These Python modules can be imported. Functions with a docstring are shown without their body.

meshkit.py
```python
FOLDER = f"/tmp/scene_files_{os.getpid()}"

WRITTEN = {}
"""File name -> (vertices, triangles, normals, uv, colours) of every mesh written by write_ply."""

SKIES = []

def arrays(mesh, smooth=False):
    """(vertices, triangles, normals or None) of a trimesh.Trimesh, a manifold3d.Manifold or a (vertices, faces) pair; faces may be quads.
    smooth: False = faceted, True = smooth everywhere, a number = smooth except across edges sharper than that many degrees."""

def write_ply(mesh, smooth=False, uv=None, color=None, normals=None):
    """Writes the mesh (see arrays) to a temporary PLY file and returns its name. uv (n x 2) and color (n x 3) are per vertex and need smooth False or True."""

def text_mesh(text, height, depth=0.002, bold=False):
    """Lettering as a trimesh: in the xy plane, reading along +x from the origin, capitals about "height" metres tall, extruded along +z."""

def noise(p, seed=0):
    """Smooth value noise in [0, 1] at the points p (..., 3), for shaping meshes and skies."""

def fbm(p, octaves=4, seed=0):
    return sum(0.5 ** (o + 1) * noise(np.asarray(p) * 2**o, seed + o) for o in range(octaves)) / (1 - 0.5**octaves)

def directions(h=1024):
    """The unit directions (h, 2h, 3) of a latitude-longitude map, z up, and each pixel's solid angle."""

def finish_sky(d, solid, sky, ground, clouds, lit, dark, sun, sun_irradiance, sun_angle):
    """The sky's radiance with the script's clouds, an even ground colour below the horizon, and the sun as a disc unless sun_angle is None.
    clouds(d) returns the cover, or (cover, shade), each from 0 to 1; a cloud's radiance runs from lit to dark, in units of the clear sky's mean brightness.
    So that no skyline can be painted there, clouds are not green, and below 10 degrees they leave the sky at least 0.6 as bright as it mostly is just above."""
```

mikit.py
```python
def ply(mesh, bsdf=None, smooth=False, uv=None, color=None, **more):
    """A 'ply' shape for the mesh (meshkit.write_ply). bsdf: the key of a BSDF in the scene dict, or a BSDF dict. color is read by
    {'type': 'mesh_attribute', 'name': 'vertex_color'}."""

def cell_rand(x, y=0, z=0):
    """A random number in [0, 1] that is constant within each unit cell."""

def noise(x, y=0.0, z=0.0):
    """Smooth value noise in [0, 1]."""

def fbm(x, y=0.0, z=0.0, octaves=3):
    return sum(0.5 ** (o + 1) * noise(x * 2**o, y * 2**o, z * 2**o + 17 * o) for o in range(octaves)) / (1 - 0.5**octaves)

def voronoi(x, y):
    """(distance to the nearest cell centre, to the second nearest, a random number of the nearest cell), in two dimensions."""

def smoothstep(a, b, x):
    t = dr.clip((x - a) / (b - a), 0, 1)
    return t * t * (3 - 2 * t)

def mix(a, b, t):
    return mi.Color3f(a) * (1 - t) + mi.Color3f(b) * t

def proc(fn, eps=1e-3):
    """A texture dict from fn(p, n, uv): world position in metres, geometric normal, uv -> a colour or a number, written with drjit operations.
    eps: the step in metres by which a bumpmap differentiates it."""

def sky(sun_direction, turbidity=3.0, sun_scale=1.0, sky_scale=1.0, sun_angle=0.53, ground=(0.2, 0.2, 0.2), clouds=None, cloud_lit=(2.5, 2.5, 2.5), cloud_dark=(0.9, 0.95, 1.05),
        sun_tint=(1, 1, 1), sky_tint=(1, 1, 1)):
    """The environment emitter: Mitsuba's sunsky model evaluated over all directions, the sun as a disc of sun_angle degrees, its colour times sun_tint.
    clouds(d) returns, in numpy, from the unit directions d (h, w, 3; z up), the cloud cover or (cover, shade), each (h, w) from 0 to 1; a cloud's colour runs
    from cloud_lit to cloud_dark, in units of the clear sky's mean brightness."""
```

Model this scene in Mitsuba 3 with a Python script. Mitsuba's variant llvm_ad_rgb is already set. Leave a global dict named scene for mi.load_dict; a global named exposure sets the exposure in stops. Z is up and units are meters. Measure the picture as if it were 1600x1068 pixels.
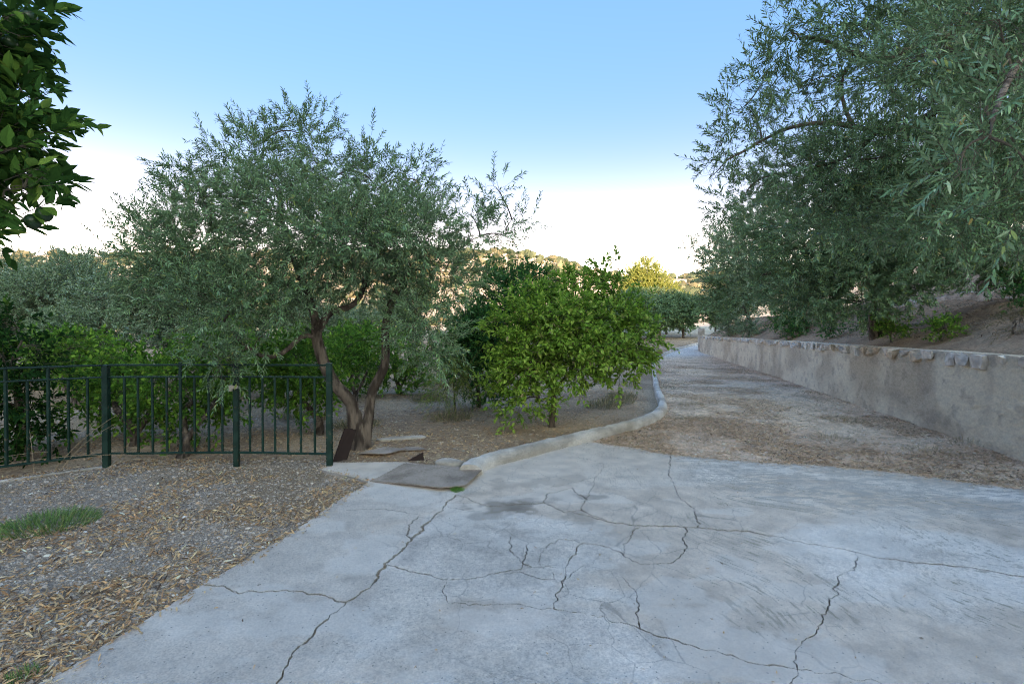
import math, numpy as np, trimesh, shapely, mitsuba as mi, drjit as dr, mikit, meshkit
from shapely.geometry import Polygon, LineString, Point
from scipy.spatial import Delaunay
from scipy.interpolate import CubicSpline
T = mi.ScalarTransform4f
# ---------------------------------------------------------------- camera, sky, exposure
scene, labels = {}, {}
scene['camera'] = {'type': 'perspective', 'fov': 90.0, 'fov_axis': 'x', 'near_clip': 0.05, 'far_clip': 4000.0,
                   'to_world': T().look_at(origin=[0, 0, 1.5], target=[0, 10, 1.5 - 0.125], up=[0, 0, 1])}
SUN_AZ, SUN_EL = math.radians(158), math.radians(10)      # azimuth clockwise from +y: behind the camera, over the ridge
SUN = [math.sin(SUN_AZ) * math.cos(SUN_EL), math.cos(SUN_AZ) * math.cos(SUN_EL), math.sin(SUN_EL)]
def horizon_haze(d):
    return 0.95 * np.exp(-(np.degrees(np.arcsin(np.clip(d[..., 2], 0, 1))) / 4.7) ** 1.1)
scene['sky_light'] = mikit.sky(SUN, turbidity=10.0, sun_scale=1.9, sun_tint=(0.8, 0.98, 1.5), sky_tint=(0.104, 0.171, 0.288), clouds=horizon_haze, cloud_lit=(33.5, 26.8, 20))
exposure = 6.27

# ---------------------------------------------------------------- helpers
def struct(key, shape, label=None):
    scene[key] = shape; labels[key] = {'kind': 'structure'}
    if label: labels[key]['label'] = label
def numbered(base, taken=None):
    taken = taken or (lambda k: k in scene or k in labels)
    if not taken(base): return base
    i = 1
    while taken(f'{base}_{i:03d}'): i += 1
    return f'{base}_{i:03d}'
def thing(name, label, cat, group=None, kind=None):
    k = numbered(name); labels[k] = {'label': label, 'category': cat}
    if group: labels[k]['group'] = group
    if kind: labels[k]['kind'] = kind
    return k
COUNT = {}
def part(parent, name, shape, **lab):
    c = COUNT.get((parent, name), 0); COUNT[(parent, name)] = c + 1
    k = f'{parent}__{name}' + (f'_{c:03d}' if c else '')
    scene[k] = shape
    if lab: labels[k] = lab
    return k
def nrm(a): return a / np.maximum(np.linalg.norm(a, axis=-1, keepdims=True), 1e-9)
def fb(p, o=4, s=0): return meshkit.fbm(np.asarray(p, float), o, s) - 0.5
def cat(ms):
    vs, fs, at = [], [], 0
    for v, f in ms:
        vs.append(v); fs.append(np.asarray(f) + at); at += len(v)
    return np.vstack(vs), np.vstack(fs)
def curve(pts, step=0.1):
    """a smooth line through the points, one point every step metres"""
    p = np.asarray(pts, float)
    d = np.r_[0, np.cumsum(np.linalg.norm(np.diff(p, axis=0), axis=1))]
    n = max(2, int(d[-1] / step) + 1)
    s = np.linspace(0, d[-1], n)
    return CubicSpline(d, p)(s) if len(p) > 2 else p[0] + (p[1] - p[0]) * (s / d[-1])[:, None]
def tube(p, r, sides=8, rough=0.0, seed=0, cap=True):
    p = np.asarray(p, float); n = len(p)
    r = np.broadcast_to(r, (n,)) if np.ndim(r) else np.full(n, r)
    t = nrm(np.gradient(p, axis=0))
    a = np.cross(t[0], [0.3, 0.9, 0.1]); a /= np.linalg.norm(a); A = []
    for k in range(n):
        a = a - t[k] * (a @ t[k]); a /= np.linalg.norm(a); A.append(a)
    A = np.array(A); B = np.cross(t, A); ang = np.arange(sides) * 2 * np.pi / sides
    dirs = np.cos(ang)[None, :, None] * A[:, None] + np.sin(ang)[None, :, None] * B[:, None]
    rr = r[:, None] * np.ones((1, sides))
    if rough:
        q = np.stack([np.cos(ang)[None] * 1.6 + 0 * rr, np.sin(ang)[None] * 1.6 + 0 * rr, np.arange(n)[:, None] * 0.16 + 0 * rr], -1)
        rr = rr * (1 + rough * 2 * fb(q, 3, seed))
    v = (p[:, None] + rr[..., None] * dirs).reshape(-1, 3)
    i, j = np.meshgrid(np.arange(n - 1), np.arange(sides), indexing='ij')
    q = np.stack([i * sides + j, i * sides + (j + 1) % sides, (i + 1) * sides + (j + 1) % sides, (i + 1) * sides + j], -1).reshape(-1, 4)
    f = np.vstack([q[:, [0, 1, 2]], q[:, [0, 2, 3]]])
    if cap:
        v = np.vstack([v, p[0], p[-1]]); k = np.arange(sides)
        f = np.vstack([f, np.stack([k * 0 + n * sides, (k + 1) % sides, k], 1), np.stack([k * 0 + n * sides + 1, (n - 1) * sides + k, (n - 1) * sides + (k + 1) % sides], 1)])
    return v, f
def thin_tubes(P, r0, r1):
    """many thin three-sided tubes at once: P (n, m, 3)"""
    n, m, _ = P.shape
    t = nrm(np.gradient(P, axis=1)); a = nrm(np.cross(t, [0.31, 0.87, 0.21])); b = np.cross(t, a)
    ang = np.arange(3) * 2 * np.pi / 3
    r = (np.asarray(r0)[..., None] * np.ones((n, 1)) if np.ndim(r0) else np.full((n, 1), r0)) * np.linspace(1, r1, m)[None]
    v = P[:, :, None] + r[:, :, None, None] * (np.cos(ang)[:, None] * a[:, :, None] + np.sin(ang)[:, None] * b[:, :, None])
    i, j = np.meshgrid(np.arange(m - 1), np.arange(3), indexing='ij')
    q = np.stack([i * 3 + j, i * 3 + (j + 1) % 3, (i + 1) * 3 + (j + 1) % 3, (i + 1) * 3 + j], -1).reshape(-1, 4)
    f = np.vstack([q[:, [0, 1, 2]], q[:, [0, 2, 3]]])
    return v.reshape(-1, 3), (f[None] + (np.arange(n) * m * 3)[:, None, None]).reshape(-1, 3)
def box(c, s, rz=0.0, bev=0.0):
    c, s = np.asarray(c, float), np.asarray(s, float)
    if bev:
        x, y, z = s / 2; b = bev
        v = np.array([[sx * (x - b * (k != 0)), sy * (y - b * (k != 1)), sz * (z - b * (k != 2))] for k in range(3) for sx in (-1, 1) for sy in (-1, 1) for sz in (-1, 1)])
        h = trimesh.convex.convex_hull(v); v, f = np.array(h.vertices), np.array(h.faces)
    else:
        h = trimesh.creation.box(s); v, f = np.array(h.vertices), np.array(h.faces)
    R = np.array([[math.cos(rz), -math.sin(rz), 0], [math.sin(rz), math.cos(rz), 0], [0, 0, 1]])
    return v @ R.T + c, f
def beam(a, b, w, h, bev=0.003):
    """a straight bar of width w and height h from a to b"""
    a, b = np.asarray(a, float), np.asarray(b, float); L = np.linalg.norm(b - a)
    v, f = box((0, 0, 0), (L, w, h), 0, bev)
    x = (b - a) / L; y = np.cross([0, 0, 1], x) if abs(x[2]) < 0.95 else np.array([0, 1.0, 0]); y /= np.linalg.norm(y)
    return v @ np.array([x, y, np.cross(x, y)]) + (a + b) / 2, f
def sheet(poly, res, zf, seed=0, rmax=1e9):
    """a triangulated sheet over a polygon: res(x, y) is the wanted point spacing, zf the height"""
    rng = np.random.default_rng(seed); poly = shapely.make_valid(poly)
    x0, y0, x1, y1 = poly.bounds
    r0 = 1e9; pts = []
    for (bx0, by0, bx1, by1) in [(x0 + i * (x1 - x0) / 8, y0 + j * (y1 - y0) / 8, x0 + (i + 1) * (x1 - x0) / 8, y0 + (j + 1) * (y1 - y0) / 8) for i in range(8) for j in range(8)]:
        r = res((bx0 + bx1) / 2, (by0 + by1) / 2)
        gx, gy = np.meshgrid(np.arange(bx0, bx1, r), np.arange(by0, by1, r))
        g = np.stack([gx.ravel(), gy.ravel()], 1) + rng.uniform(-0.3, 0.3, (gx.size, 2)) * r
        pts.append(g)
    g = np.vstack(pts); g = g[shapely.contains_xy(poly.buffer(-0.008), g[:, 0], g[:, 1])]
    b = []
    for ring in [poly.exterior, *poly.interiors]:
        s = 0.0
        while s < ring.length:
            q = ring.interpolate(s); b.append((q.x, q.y)); s += max(0.03, 0.7 * res(q.x, q.y))
    p = np.vstack([g, np.array(b)])
    f = Delaunay(p).simplices
    c = p[f].mean(1); f = f[shapely.contains_xy(poly, c[:, 0], c[:, 1])]
    ar = np.cross(p[f[:, 1]] - p[f[:, 0]], p[f[:, 2]] - p[f[:, 0]]); f = np.where(ar[:, None] < 0, f[:, ::-1], f); f = f[np.abs(ar) > 1e-9]
    return np.c_[p, zf(p[:, 0], p[:, 1])], f

# ---------------------------------------------------------------- materials
def vnoise(*a): return mikit.noise(*a)
VCOL = {'type': 'mesh_attribute', 'name': 'vertex_color'}
def principled(col, rough=0.85, spec=0.3, **k): return {'type': 'principled', 'base_color': col, 'roughness': rough, 'specular': spec, **k}
def two(b): return {'type': 'twosided', 'bsdf': b}
def bump(b, fn, scale, eps): return {'type': 'twosided', 'bsdf': {'type': 'bumpmap', 'bsdf': b, 'arbitrary': mikit.proc(fn, eps), 'scale': scale}}
scene['mat_olive_leaf'] = {'type': 'twosided', 'upper': principled(VCOL, 0.42, 0.5), 'under': principled({'type': 'rgb', 'value': [0.19, 0.285, 0.15]}, 0.8, 0.2)}   # silver undersides
scene['mat_citrus_leaf'] = {'type': 'principledthin', 'base_color': VCOL, 'roughness': 0.3, 'diff_trans': 0.6, 'eta': 1.45}
scene['mat_matte'] = two(principled(VCOL, 0.9, 0.15))
def C3(*c): return mi.Color3f(*c)
def soil_col(p, n, uv):
    a = mikit.fbm(p.x * 0.8, p.y * 0.8, 0, 4); b = mikit.fbm(p.x * 14, p.y * 14, 3, 3); c = vnoise(p.x * 60, p.y * 60, 1)
    col = mikit.mix((0.28, 0.195, 0.13), (0.42, 0.305, 0.2), mikit.smoothstep(0.35, 0.65, a))
    col = mikit.mix(col, (0.46, 0.35, 0.23), mikit.smoothstep(0.55, 0.75, b) * 0.6)
    return col * (0.65 + 0.7 * c)
scene['mat_soil'] = bump(principled(mikit.proc(soil_col), 0.95, 0.1), lambda p, n, uv: mikit.fbm(p.x * 22, p.y * 22, 0, 3), 0.03, 0.006)
def gravel_col(p, n, uv):
    f1, f2, w = mikit.voronoi(p.x * 55, p.y * 55)
    a = mikit.fbm(p.x * 1.6 + 4, p.y * 1.6, 0, 4)
    st = mikit.mix((0.27, 0.22, 0.175), (0.5, 0.43, 0.36), w * w)
    st = mikit.mix(st, (0.27, 0.2, 0.13), mikit.smoothstep(0.42, 0.68, a) * 0.8)
    return st * (0.4 + 0.6 * mikit.smoothstep(0.0, 0.2, f2 - f1))
def gravel_h(p, n, uv):
    f1, f2, w = mikit.voronoi(p.x * 55, p.y * 55)
    return mikit.smoothstep(0.0, 0.35, f2 - f1) * (0.4 + 0.6 * w)
scene['mat_gravel'] = bump(principled(mikit.proc(gravel_col), 0.9, 0.2), gravel_h, 0.012, 0.003)
def road_col(p, n, uv):
    a = mikit.fbm(p.x * 0.55 + 2, p.y * 0.4, 0, 4); b = mikit.fbm(p.x * 2.6, p.y * 2.6, 5, 4); c = vnoise(p.x * 45, p.y * 45, 2); d = vnoise(p.x * 130, p.y * 130, 7)
    col = mikit.mix((0.53, 0.375, 0.26), (0.65, 0.485, 0.335), mikit.smoothstep(0.38, 0.62, a))
    col = mikit.mix(col, (0.6, 0.49, 0.39), mikit.smoothstep(0.5, 0.72, b) * 0.35)
    col = mikit.mix(col, (0.3, 0.21, 0.15), mikit.smoothstep(0.54, 0.7, mikit.fbm(p.x * 1.1, p.y * 0.8, 71, 4)) * 0.45)
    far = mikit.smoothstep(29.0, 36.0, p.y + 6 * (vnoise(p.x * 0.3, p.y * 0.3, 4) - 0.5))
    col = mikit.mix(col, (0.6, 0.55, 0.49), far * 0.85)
    return col * (0.45 + 0.45 * c + 0.35 * d + 0.5 * (vnoise(p.x * 14, p.y * 9, 5) - 0.25))
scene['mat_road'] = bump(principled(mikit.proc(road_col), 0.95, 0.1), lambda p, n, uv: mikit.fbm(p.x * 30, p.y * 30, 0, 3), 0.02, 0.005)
STAINS = [(-0.02, 4.46, 0.42, 0.16, 0.9), (-0.2, 4.25, 0.25, 0.1, 0.5), (0.62, 4.22, 0.22, 0.16, 0.45), (0.25, 4.62, 0.25, 0.12, 0.5), (0.35, 5.2, 0.6, 0.25, 0.25), (0.75, 4.75, 0.18, 0.1, 0.6)]
def conc_col(p, n, uv):
    a = mikit.fbm(p.x * 0.9 + 7, p.y * 0.9, 0, 4); b = mikit.fbm(p.x * 7, p.y * 7, 2, 3); c = vnoise(p.x * 150, p.y * 150, 1); e = vnoise(p.x * 320, p.y * 320, 6)
    a2 = mikit.fbm(p.x * 2.7, p.y * 2.7, 9, 4); d = vnoise(p.x * 55, p.y * 55, 8)
    col = mikit.mix((0.51, 0.45, 0.385), (0.66, 0.585, 0.51), mikit.smoothstep(0.3, 0.7, 0.55 * a + 0.45 * a2))
    col = mikit.mix(col, (0.42, 0.375, 0.33), mikit.smoothstep(0.52, 0.7, mikit.fbm(p.x * 1.1, p.y * 1.7, 41, 5)) * 0.55)
    col = col * (0.78 + 0.44 * b) * (0.6 + 0.36 * c + 0.2 * e + 0.24 * d)
    lp = mikit.smoothstep(0.06, -0.02, p.x + 0.77 - 0.115 * (p.y - 3.5))       # the older strip left of the long crack is warmer
    col = mikit.mix(col, mi.Color3f(0.56, 0.485, 0.41) * (0.78 + 0.4 * b) * (0.8 + 0.3 * c), lp * 0.75)
    wn_ = mikit.smoothstep(0.46, 0.62, mikit.fbm(p.x * 0.75 + 3, p.y * 1.1, 83, 5))
    col = mikit.mix(col, mi.Color3f(0.53, 0.42, 0.32) * (0.75 + 0.5 * b), wn_ * 0.6)
    wp = mikit.smoothstep(0.55, 0.63, mikit.fbm(p.x * 2.1, p.y * 3.0, 87, 5))
    col = mikit.mix(col, (0.7, 0.645, 0.58), wp * 0.32)
    # trowelled apron by the kerb: warmer
    ap = mikit.smoothstep(0.0, 0.5, p.y - 4.75 - 0.35 * (p.x - 0.6) * (p.x - 0.6) * 0.4 + 0.5 * (a - 0.5)) * mikit.smoothstep(2.2, 1.5, p.x)
    col = mikit.mix(col, mi.Color3f(0.58, 0.49, 0.4) * (0.8 + 0.4 * b), ap * 0.85)
    # broom strokes swept in arcs, dirt caught in the grooves
    ang = 2.6 * mikit.fbm(p.x * 0.35, p.y * 0.35, 11, 2) - 0.2 + 0.25 * p.x
    u = p.x * dr.cos(ang) + p.y * dr.sin(ang); v = -p.x * dr.sin(ang) + p.y * dr.cos(ang)
    st = mikit.fbm(u * 11, v * 78 + 4 * a2, 3, 3)
    right = mikit.smoothstep(0.6, 1.8, p.x + 0.8 * (mikit.fbm(p.x * 0.8, p.y * 0.8, 8, 3) - 0.5))
    patch = mikit.smoothstep(0.42, 0.6, mikit.fbm(p.x * 1.3, p.y * 1.3, 21, 3))
    col = mikit.mix(col, (0.25, 0.22, 0.165), mikit.smoothstep(0.54, 0.68, st) * mikit.smoothstep(0.4, 0.58, mikit.fbm(u * 9, v * 14, 13, 2)) * right * (0.08 + 0.6 * patch))
    back = mikit.smoothstep(4.6, 5.6, p.y + 0.25 * p.x) * mikit.smoothstep(1.6, 2.4, p.x)
    col = mikit.mix(col, (0.38, 0.345, 0.3), back * mikit.smoothstep(0.42, 0.66, mikit.fbm(p.x * 11, p.y * 30, 31, 4)) * 0.8)
    # hairline crazing between the open cracks
    wx, wy = p.x + 0.12 * mikit.fbm(p.x * 5, p.y * 5, 51, 3), p.y + 0.12 * mikit.fbm(p.x * 5, p.y * 5, 57, 3)
    h1, h2, hw = mikit.voronoi(wx * 3.6, wy * 2.6)
    net = mikit.smoothstep(1.3, 0.5, dr.sqrt(dr.square((p.x - 0.7) / 1.7) + dr.square((p.y - 4.1) / 2.2))) * mikit.smoothstep(0.36, 0.56, mikit.fbm(p.x * 1.8, p.y * 1.8, 61, 3))
    col = mikit.mix(col, (0.2, 0.175, 0.15), mikit.smoothstep(0.03, 0.008, h2 - h1) * net * 0.5)
    g1, g2, gw = mikit.voronoi(wx * 6.5 + 3, wy * 5.0)
    net2 = mikit.smoothstep(1.2, 0.4, dr.sqrt(dr.square((p.x - 0.5) / 0.8) + dr.square((p.y - 3.7) / 0.9))) * mikit.smoothstep(0.42, 0.6, mikit.fbm(p.x * 2.2 + 9, p.y * 2.2, 63, 3))
    col = mikit.mix(col, (0.24, 0.21, 0.175), mikit.smoothstep(0.032, 0.008, g2 - g1) * net2 * 0.5)
    # pits and specks
    f1, f2, w = mikit.voronoi(p.x * 28, p.y * 28)
    col = mikit.mix(col, (0.17, 0.16, 0.15), mikit.smoothstep(0.16, 0.08, f1) * mikit.smoothstep(0.8, 0.95, w) * 0.7)
    col = col * (1 - 0.4 * mikit.smoothstep(0.6, 0.3, n.z))          # shade put into the colour: steep faces darkened so the cracks read dark
    for sx, sy, rx, ry, k in STAINS:
        q = dr.square((p.x - sx) / rx) + dr.square((p.y - sy) / ry) + 3.0 * (b - 0.5) + 2.5 * (a2 - 0.5)
        col = mikit.mix(col, (0.2, 0.165, 0.13), mikit.smoothstep(1.1, 0.1, q) * k * (0.45 + 0.9 * b))
    return col
def conc_h(p, n, uv):
    ang = 2.6 * mikit.fbm(p.x * 0.35, p.y * 0.35, 11, 2) - 0.2 + 0.25 * p.x
    u = p.x * dr.cos(ang) + p.y * dr.sin(ang); v = -p.x * dr.sin(ang) + p.y * dr.cos(ang)
    return mikit.fbm(p.x * 60, p.y * 60, 1, 3) * 0.6 + 0.9 * mikit.fbm(p.x * 14, p.y * 14, 1, 3) + mikit.fbm(u * 5, v * 60, 3, 2) * 0.5 * mikit.smoothstep(0.6, 1.8, p.x)
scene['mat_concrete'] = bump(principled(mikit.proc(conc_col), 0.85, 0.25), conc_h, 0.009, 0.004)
def cream_col(p, n, uv):
    a = mikit.fbm(p.x * 3, p.y * 3, p.z * 3, 4); c = vnoise(p.x * 70, p.y * 70, p.z * 70)
    return mikit.mix((0.36, 0.31, 0.25), (0.58, 0.52, 0.45), mikit.smoothstep(0.3, 0.65, a)) * (0.7 + 0.3 * c + 0.3 * mikit.fbm(p.x * 12, p.y * 12, p.z * 12, 3))
scene['mat_kerb'] = bump(principled(mikit.proc(cream_col), 0.9, 0.2), lambda p, n, uv: mikit.fbm(p.x * 30, p.y * 30, p.z * 30, 3), 0.012, 0.005)
def plaster_col(p, n, uv):
    a = mikit.fbm(p.x * 0.9, p.y * 0.9, p.z * 1.2, 4); b = mikit.fbm(p.x * 5, p.y * 5, p.z * 5, 3); c = vnoise(p.x * 55, p.y * 55, p.z * 55); v = mikit.fbm(p.y * 2.2, p.x * 2.2, p.z * 0.25, 3)
    col = mikit.mix((0.45, 0.375, 0.28), (0.61, 0.53, 0.405), mikit.smoothstep(0.33, 0.62, a))
    col = mikit.mix(col, (0.27, 0.225, 0.185), mikit.smoothstep(0.54, 0.72, b) * 0.4)
    col = mikit.mix(col, (0.29, 0.24, 0.195), mikit.smoothstep(0.55, 0.75, v) * 0.35)
    return col * (0.74 + 0.3 * c + 0.22 * vnoise(p.x * 18, p.y * 18, p.z * 26))
scene['mat_plaster'] = bump(principled(mikit.proc(plaster_col), 0.95, 0.1), lambda p, n, uv: mikit.fbm(p.x * 26, p.y * 26, p.z * 26, 3) + 1.2 * mikit.fbm(p.x * 7, p.y * 7, p.z * 7, 3), 0.03, 0.005)
scene['mat_stone'] = bump(principled(VCOL, 0.85, 0.2), lambda p, n, uv: mikit.fbm(p.x * 24, p.y * 24, p.z * 24, 4), 0.03, 0.005)
def bark_col(p, n, uv):
    a = mikit.fbm(p.x * 22, p.y * 22, p.z * 5, 3); b = mikit.fbm(p.x * 4, p.y * 4, p.z * 3, 3)
    return mikit.mix((0.06, 0.045, 0.036), (0.2, 0.155, 0.12), mikit.smoothstep(0.3, 0.7, a)) * (0.6 + 0.8 * b)
scene['mat_bark'] = bump(principled(mikit.proc(bark_col), 0.95, 0.1), lambda p, n, uv: mikit.fbm(p.x * 30, p.y * 30, p.z * 7, 3), 0.03, 0.004)
scene['mat_twig'] = two(principled({'type': 'rgb', 'value': [0.12, 0.1, 0.075]}, 0.9, 0.1))
def paint_col(p, n, uv):
    a = mikit.fbm(p.x * 9, p.y * 9, p.z * 9, 3)
    return mikit.mix((0.006, 0.026, 0.017), (0.013, 0.042, 0.029), mikit.smoothstep(0.35, 0.7, a)) + mi.Color3f(0.09, 0.04, 0.02) * mikit.smoothstep(0.66, 0.74, mikit.fbm(p.x * 31, p.y * 31, p.z * 24, 3)) * mikit.smoothstep(1.3, 0.1, p.z)
scene['mat_paint'] = two(principled(mikit.proc(paint_col), 0.5, 0.4))
def rust_col(p, n, uv):
    a = mikit.fbm(p.x * 5, p.y * 5, p.z * 5, 4); c = vnoise(p.x * 90, p.y * 90, p.z * 90)
    return mikit.mix((0.29, 0.22, 0.165), (0.46, 0.365, 0.285), mikit.smoothstep(0.3, 0.65, a)) * (0.8 + 0.35 * c)
scene['mat_rust'] = two(principled(mikit.proc(rust_col), 0.65, 0.4, metallic=0.2))
scene['mat_ribbed'] = bump(principled(mikit.proc(rust_col), 0.6, 0.4, metallic=0.2), lambda p, n, uv: dr.sin((0.93 * p.x - 0.37 * p.y) * 174.0), 0.0035, 0.002)
scene['mat_dark_rust'] = two(principled({'type': 'rgb', 'value': [0.035, 0.022, 0.018]}, 0.9, 0.2))
def hill_col(p, n, uv):
    a = mikit.fbm(p.x * 0.05, p.y * 0.05, p.z * 0.05, 4); b = mikit.fbm(p.x * 0.6, p.y * 0.6, p.z * 0.6, 3)
    col = mikit.mix((0.5, 0.45, 0.35), (0.42, 0.385, 0.28), mikit.smoothstep(0.4, 0.6, a))
    return mikit.mix(col, (0.58, 0.52, 0.42), mikit.smoothstep(0.5, 0.7, b)) * (0.85 + 0.3 * b)
def ground_col(p, n, uv):
    r = dr.sqrt(p.x * p.x + p.y * p.y)
    return mikit.mix(soil_col(p, n, uv), hill_col(p, n, uv), mikit.smoothstep(55.0, 95.0, r))
scene['mat_ground'] = bump(principled(mikit.proc(ground_col), 0.95, 0.1), lambda p, n, uv: mikit.fbm(p.x * 22, p.y * 22, 0, 3), 0.03, 0.006)

# ---------------------------------------------------------------- the lie of the land
def gz(y):
    t = np.maximum(np.asarray(y, float) - 20, 0)
    return 0.00067 * np.minimum(t, 40) ** 2 + 0.0536 * np.clip(t - 40, 0, 60)
KERB = np.array([(-0.448, 5.5), (-0.297, 5.93), (0.0, 6.24), (0.42, 6.705), (0.905, 7.219), (1.469, 7.818), (2.152, 8.59), (2.641, 9.372), (3.034, 10.311), (3.605, 12.468), (4.82, 17.197), (6.167, 22.209), (8.102, 28.792), (10.983, 36.596), (14.348, 43.802), (19.299, 52.333), (30, 60)])
WALL = np.array([(2.9, -6), (4.5, 0), (6.17, 6.2), (7.14, 9.7), (8.2, 13.54), (9.65, 18.73), (12.8, 31.39), (13.55, 34.9), (14.55, 39.5), (15.6, 41.8), (18, 43.2), (22, 44.0)])
def kerb_x(y): return np.interp(y, KERB[:, 1], KERB[:, 0])
SKY = np.array([(-180, .215, 350), (-150, .215, 350), (-120, .21, 330), (-80, .14, 260), (-45, .104, 225), (-26.6, .139, 225), (-14, .147, 228), (-2.9, .155, 230), (2.1, .152, 232), (5.7, .137, 240), (11.3, .105, 262), (16.7, .1, 420), (20.6, .099, 420), (30, .11, 300), (50, .16, 220), (75, .2, 260), (100, .22, 330), (120, .215, 350), (180, .215, 350)])
def land(x, y):
    r, u = np.hypot(x, y), np.degrees(np.arctan2(x, y))
    e, rr = np.interp(u, SKY[:, 0], SKY[:, 1]), np.interp(u, SKY[:, 0], SKY[:, 2])
    r0 = np.where(rr < 160, rr * 0.35, 105)
    t = np.clip((r - r0) / (rr - r0), 0, 1); s = t * t * (3 - 2 * t)
    base = gz(y) * np.clip(1 - (r - 120) / 100, 0, 1)
    p = np.stack([x, y, 0 * x], -1)
    hill = s * (e * rr + 1.5) * (1 + 0.06 * fb(p / 40, 4, 3)) + 2.5 * s * fb(p / 12, 3, 5)
    hill = np.where(r > rr, hill - 0.05 * (r - rr), hill)
    garden = np.clip((kerb_x(np.maximum(y, 5.5)) - 0.3 - x) / 0.8, 0, 1) * np.clip((y - 6.1) / 0.6, 0, 1)
    near = -0.055 + garden * (0.045 + 0.16 * fb(p / 1.4, 4, 7) + 0.05 * fb(p / 0.25, 3, 9))
    return base + hill + near * np.clip((80 - r) / 40, 0, 1)
NU, NR = 500, 235
rad = np.r_[0.4, 1.0 * (900.0) ** (np.arange(NR - 1) / (NR - 2))]
uu, rr_ = np.meshgrid(np.arange(NU) * 2 * np.pi / NU, rad, indexing='ij')
gx, gy = rr_ * np.sin(uu), rr_ * np.cos(uu)
# gravel yard on the left of the slab
YARD = Polygon([(-3.2, -4), (-2.094, 1.93), (-2.041, 2.187), (-1.964, 2.557), (-1.856, 3.075), (-1.709, 3.779), (-1.554, 4.763), (-1.5, 5.25), (-2.18, 5.78), (-2.2, 6.12), (-3.3, 6.2), (-4.72, 6.1), (-6.6, 4.45), (-8, 3), (-8, -4)])
def yard_z(x, y):
    p = np.stack([x, y, 0 * x], -1)
    return -0.022 + 0.05 * fb(p / 0.7, 3, 11) * np.clip((-1.5 - x) / 1.0, 0, 1) + 0.012 * fb(p / 0.05, 2, 12)
struct('gravel_yard', mikit.ply(sheet(YARD.buffer(0.02), lambda x, y: 0.035 if (y > 1.5 and x > -6) else 0.15, yard_z, 1), 'mat_gravel', smooth=True))

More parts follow.
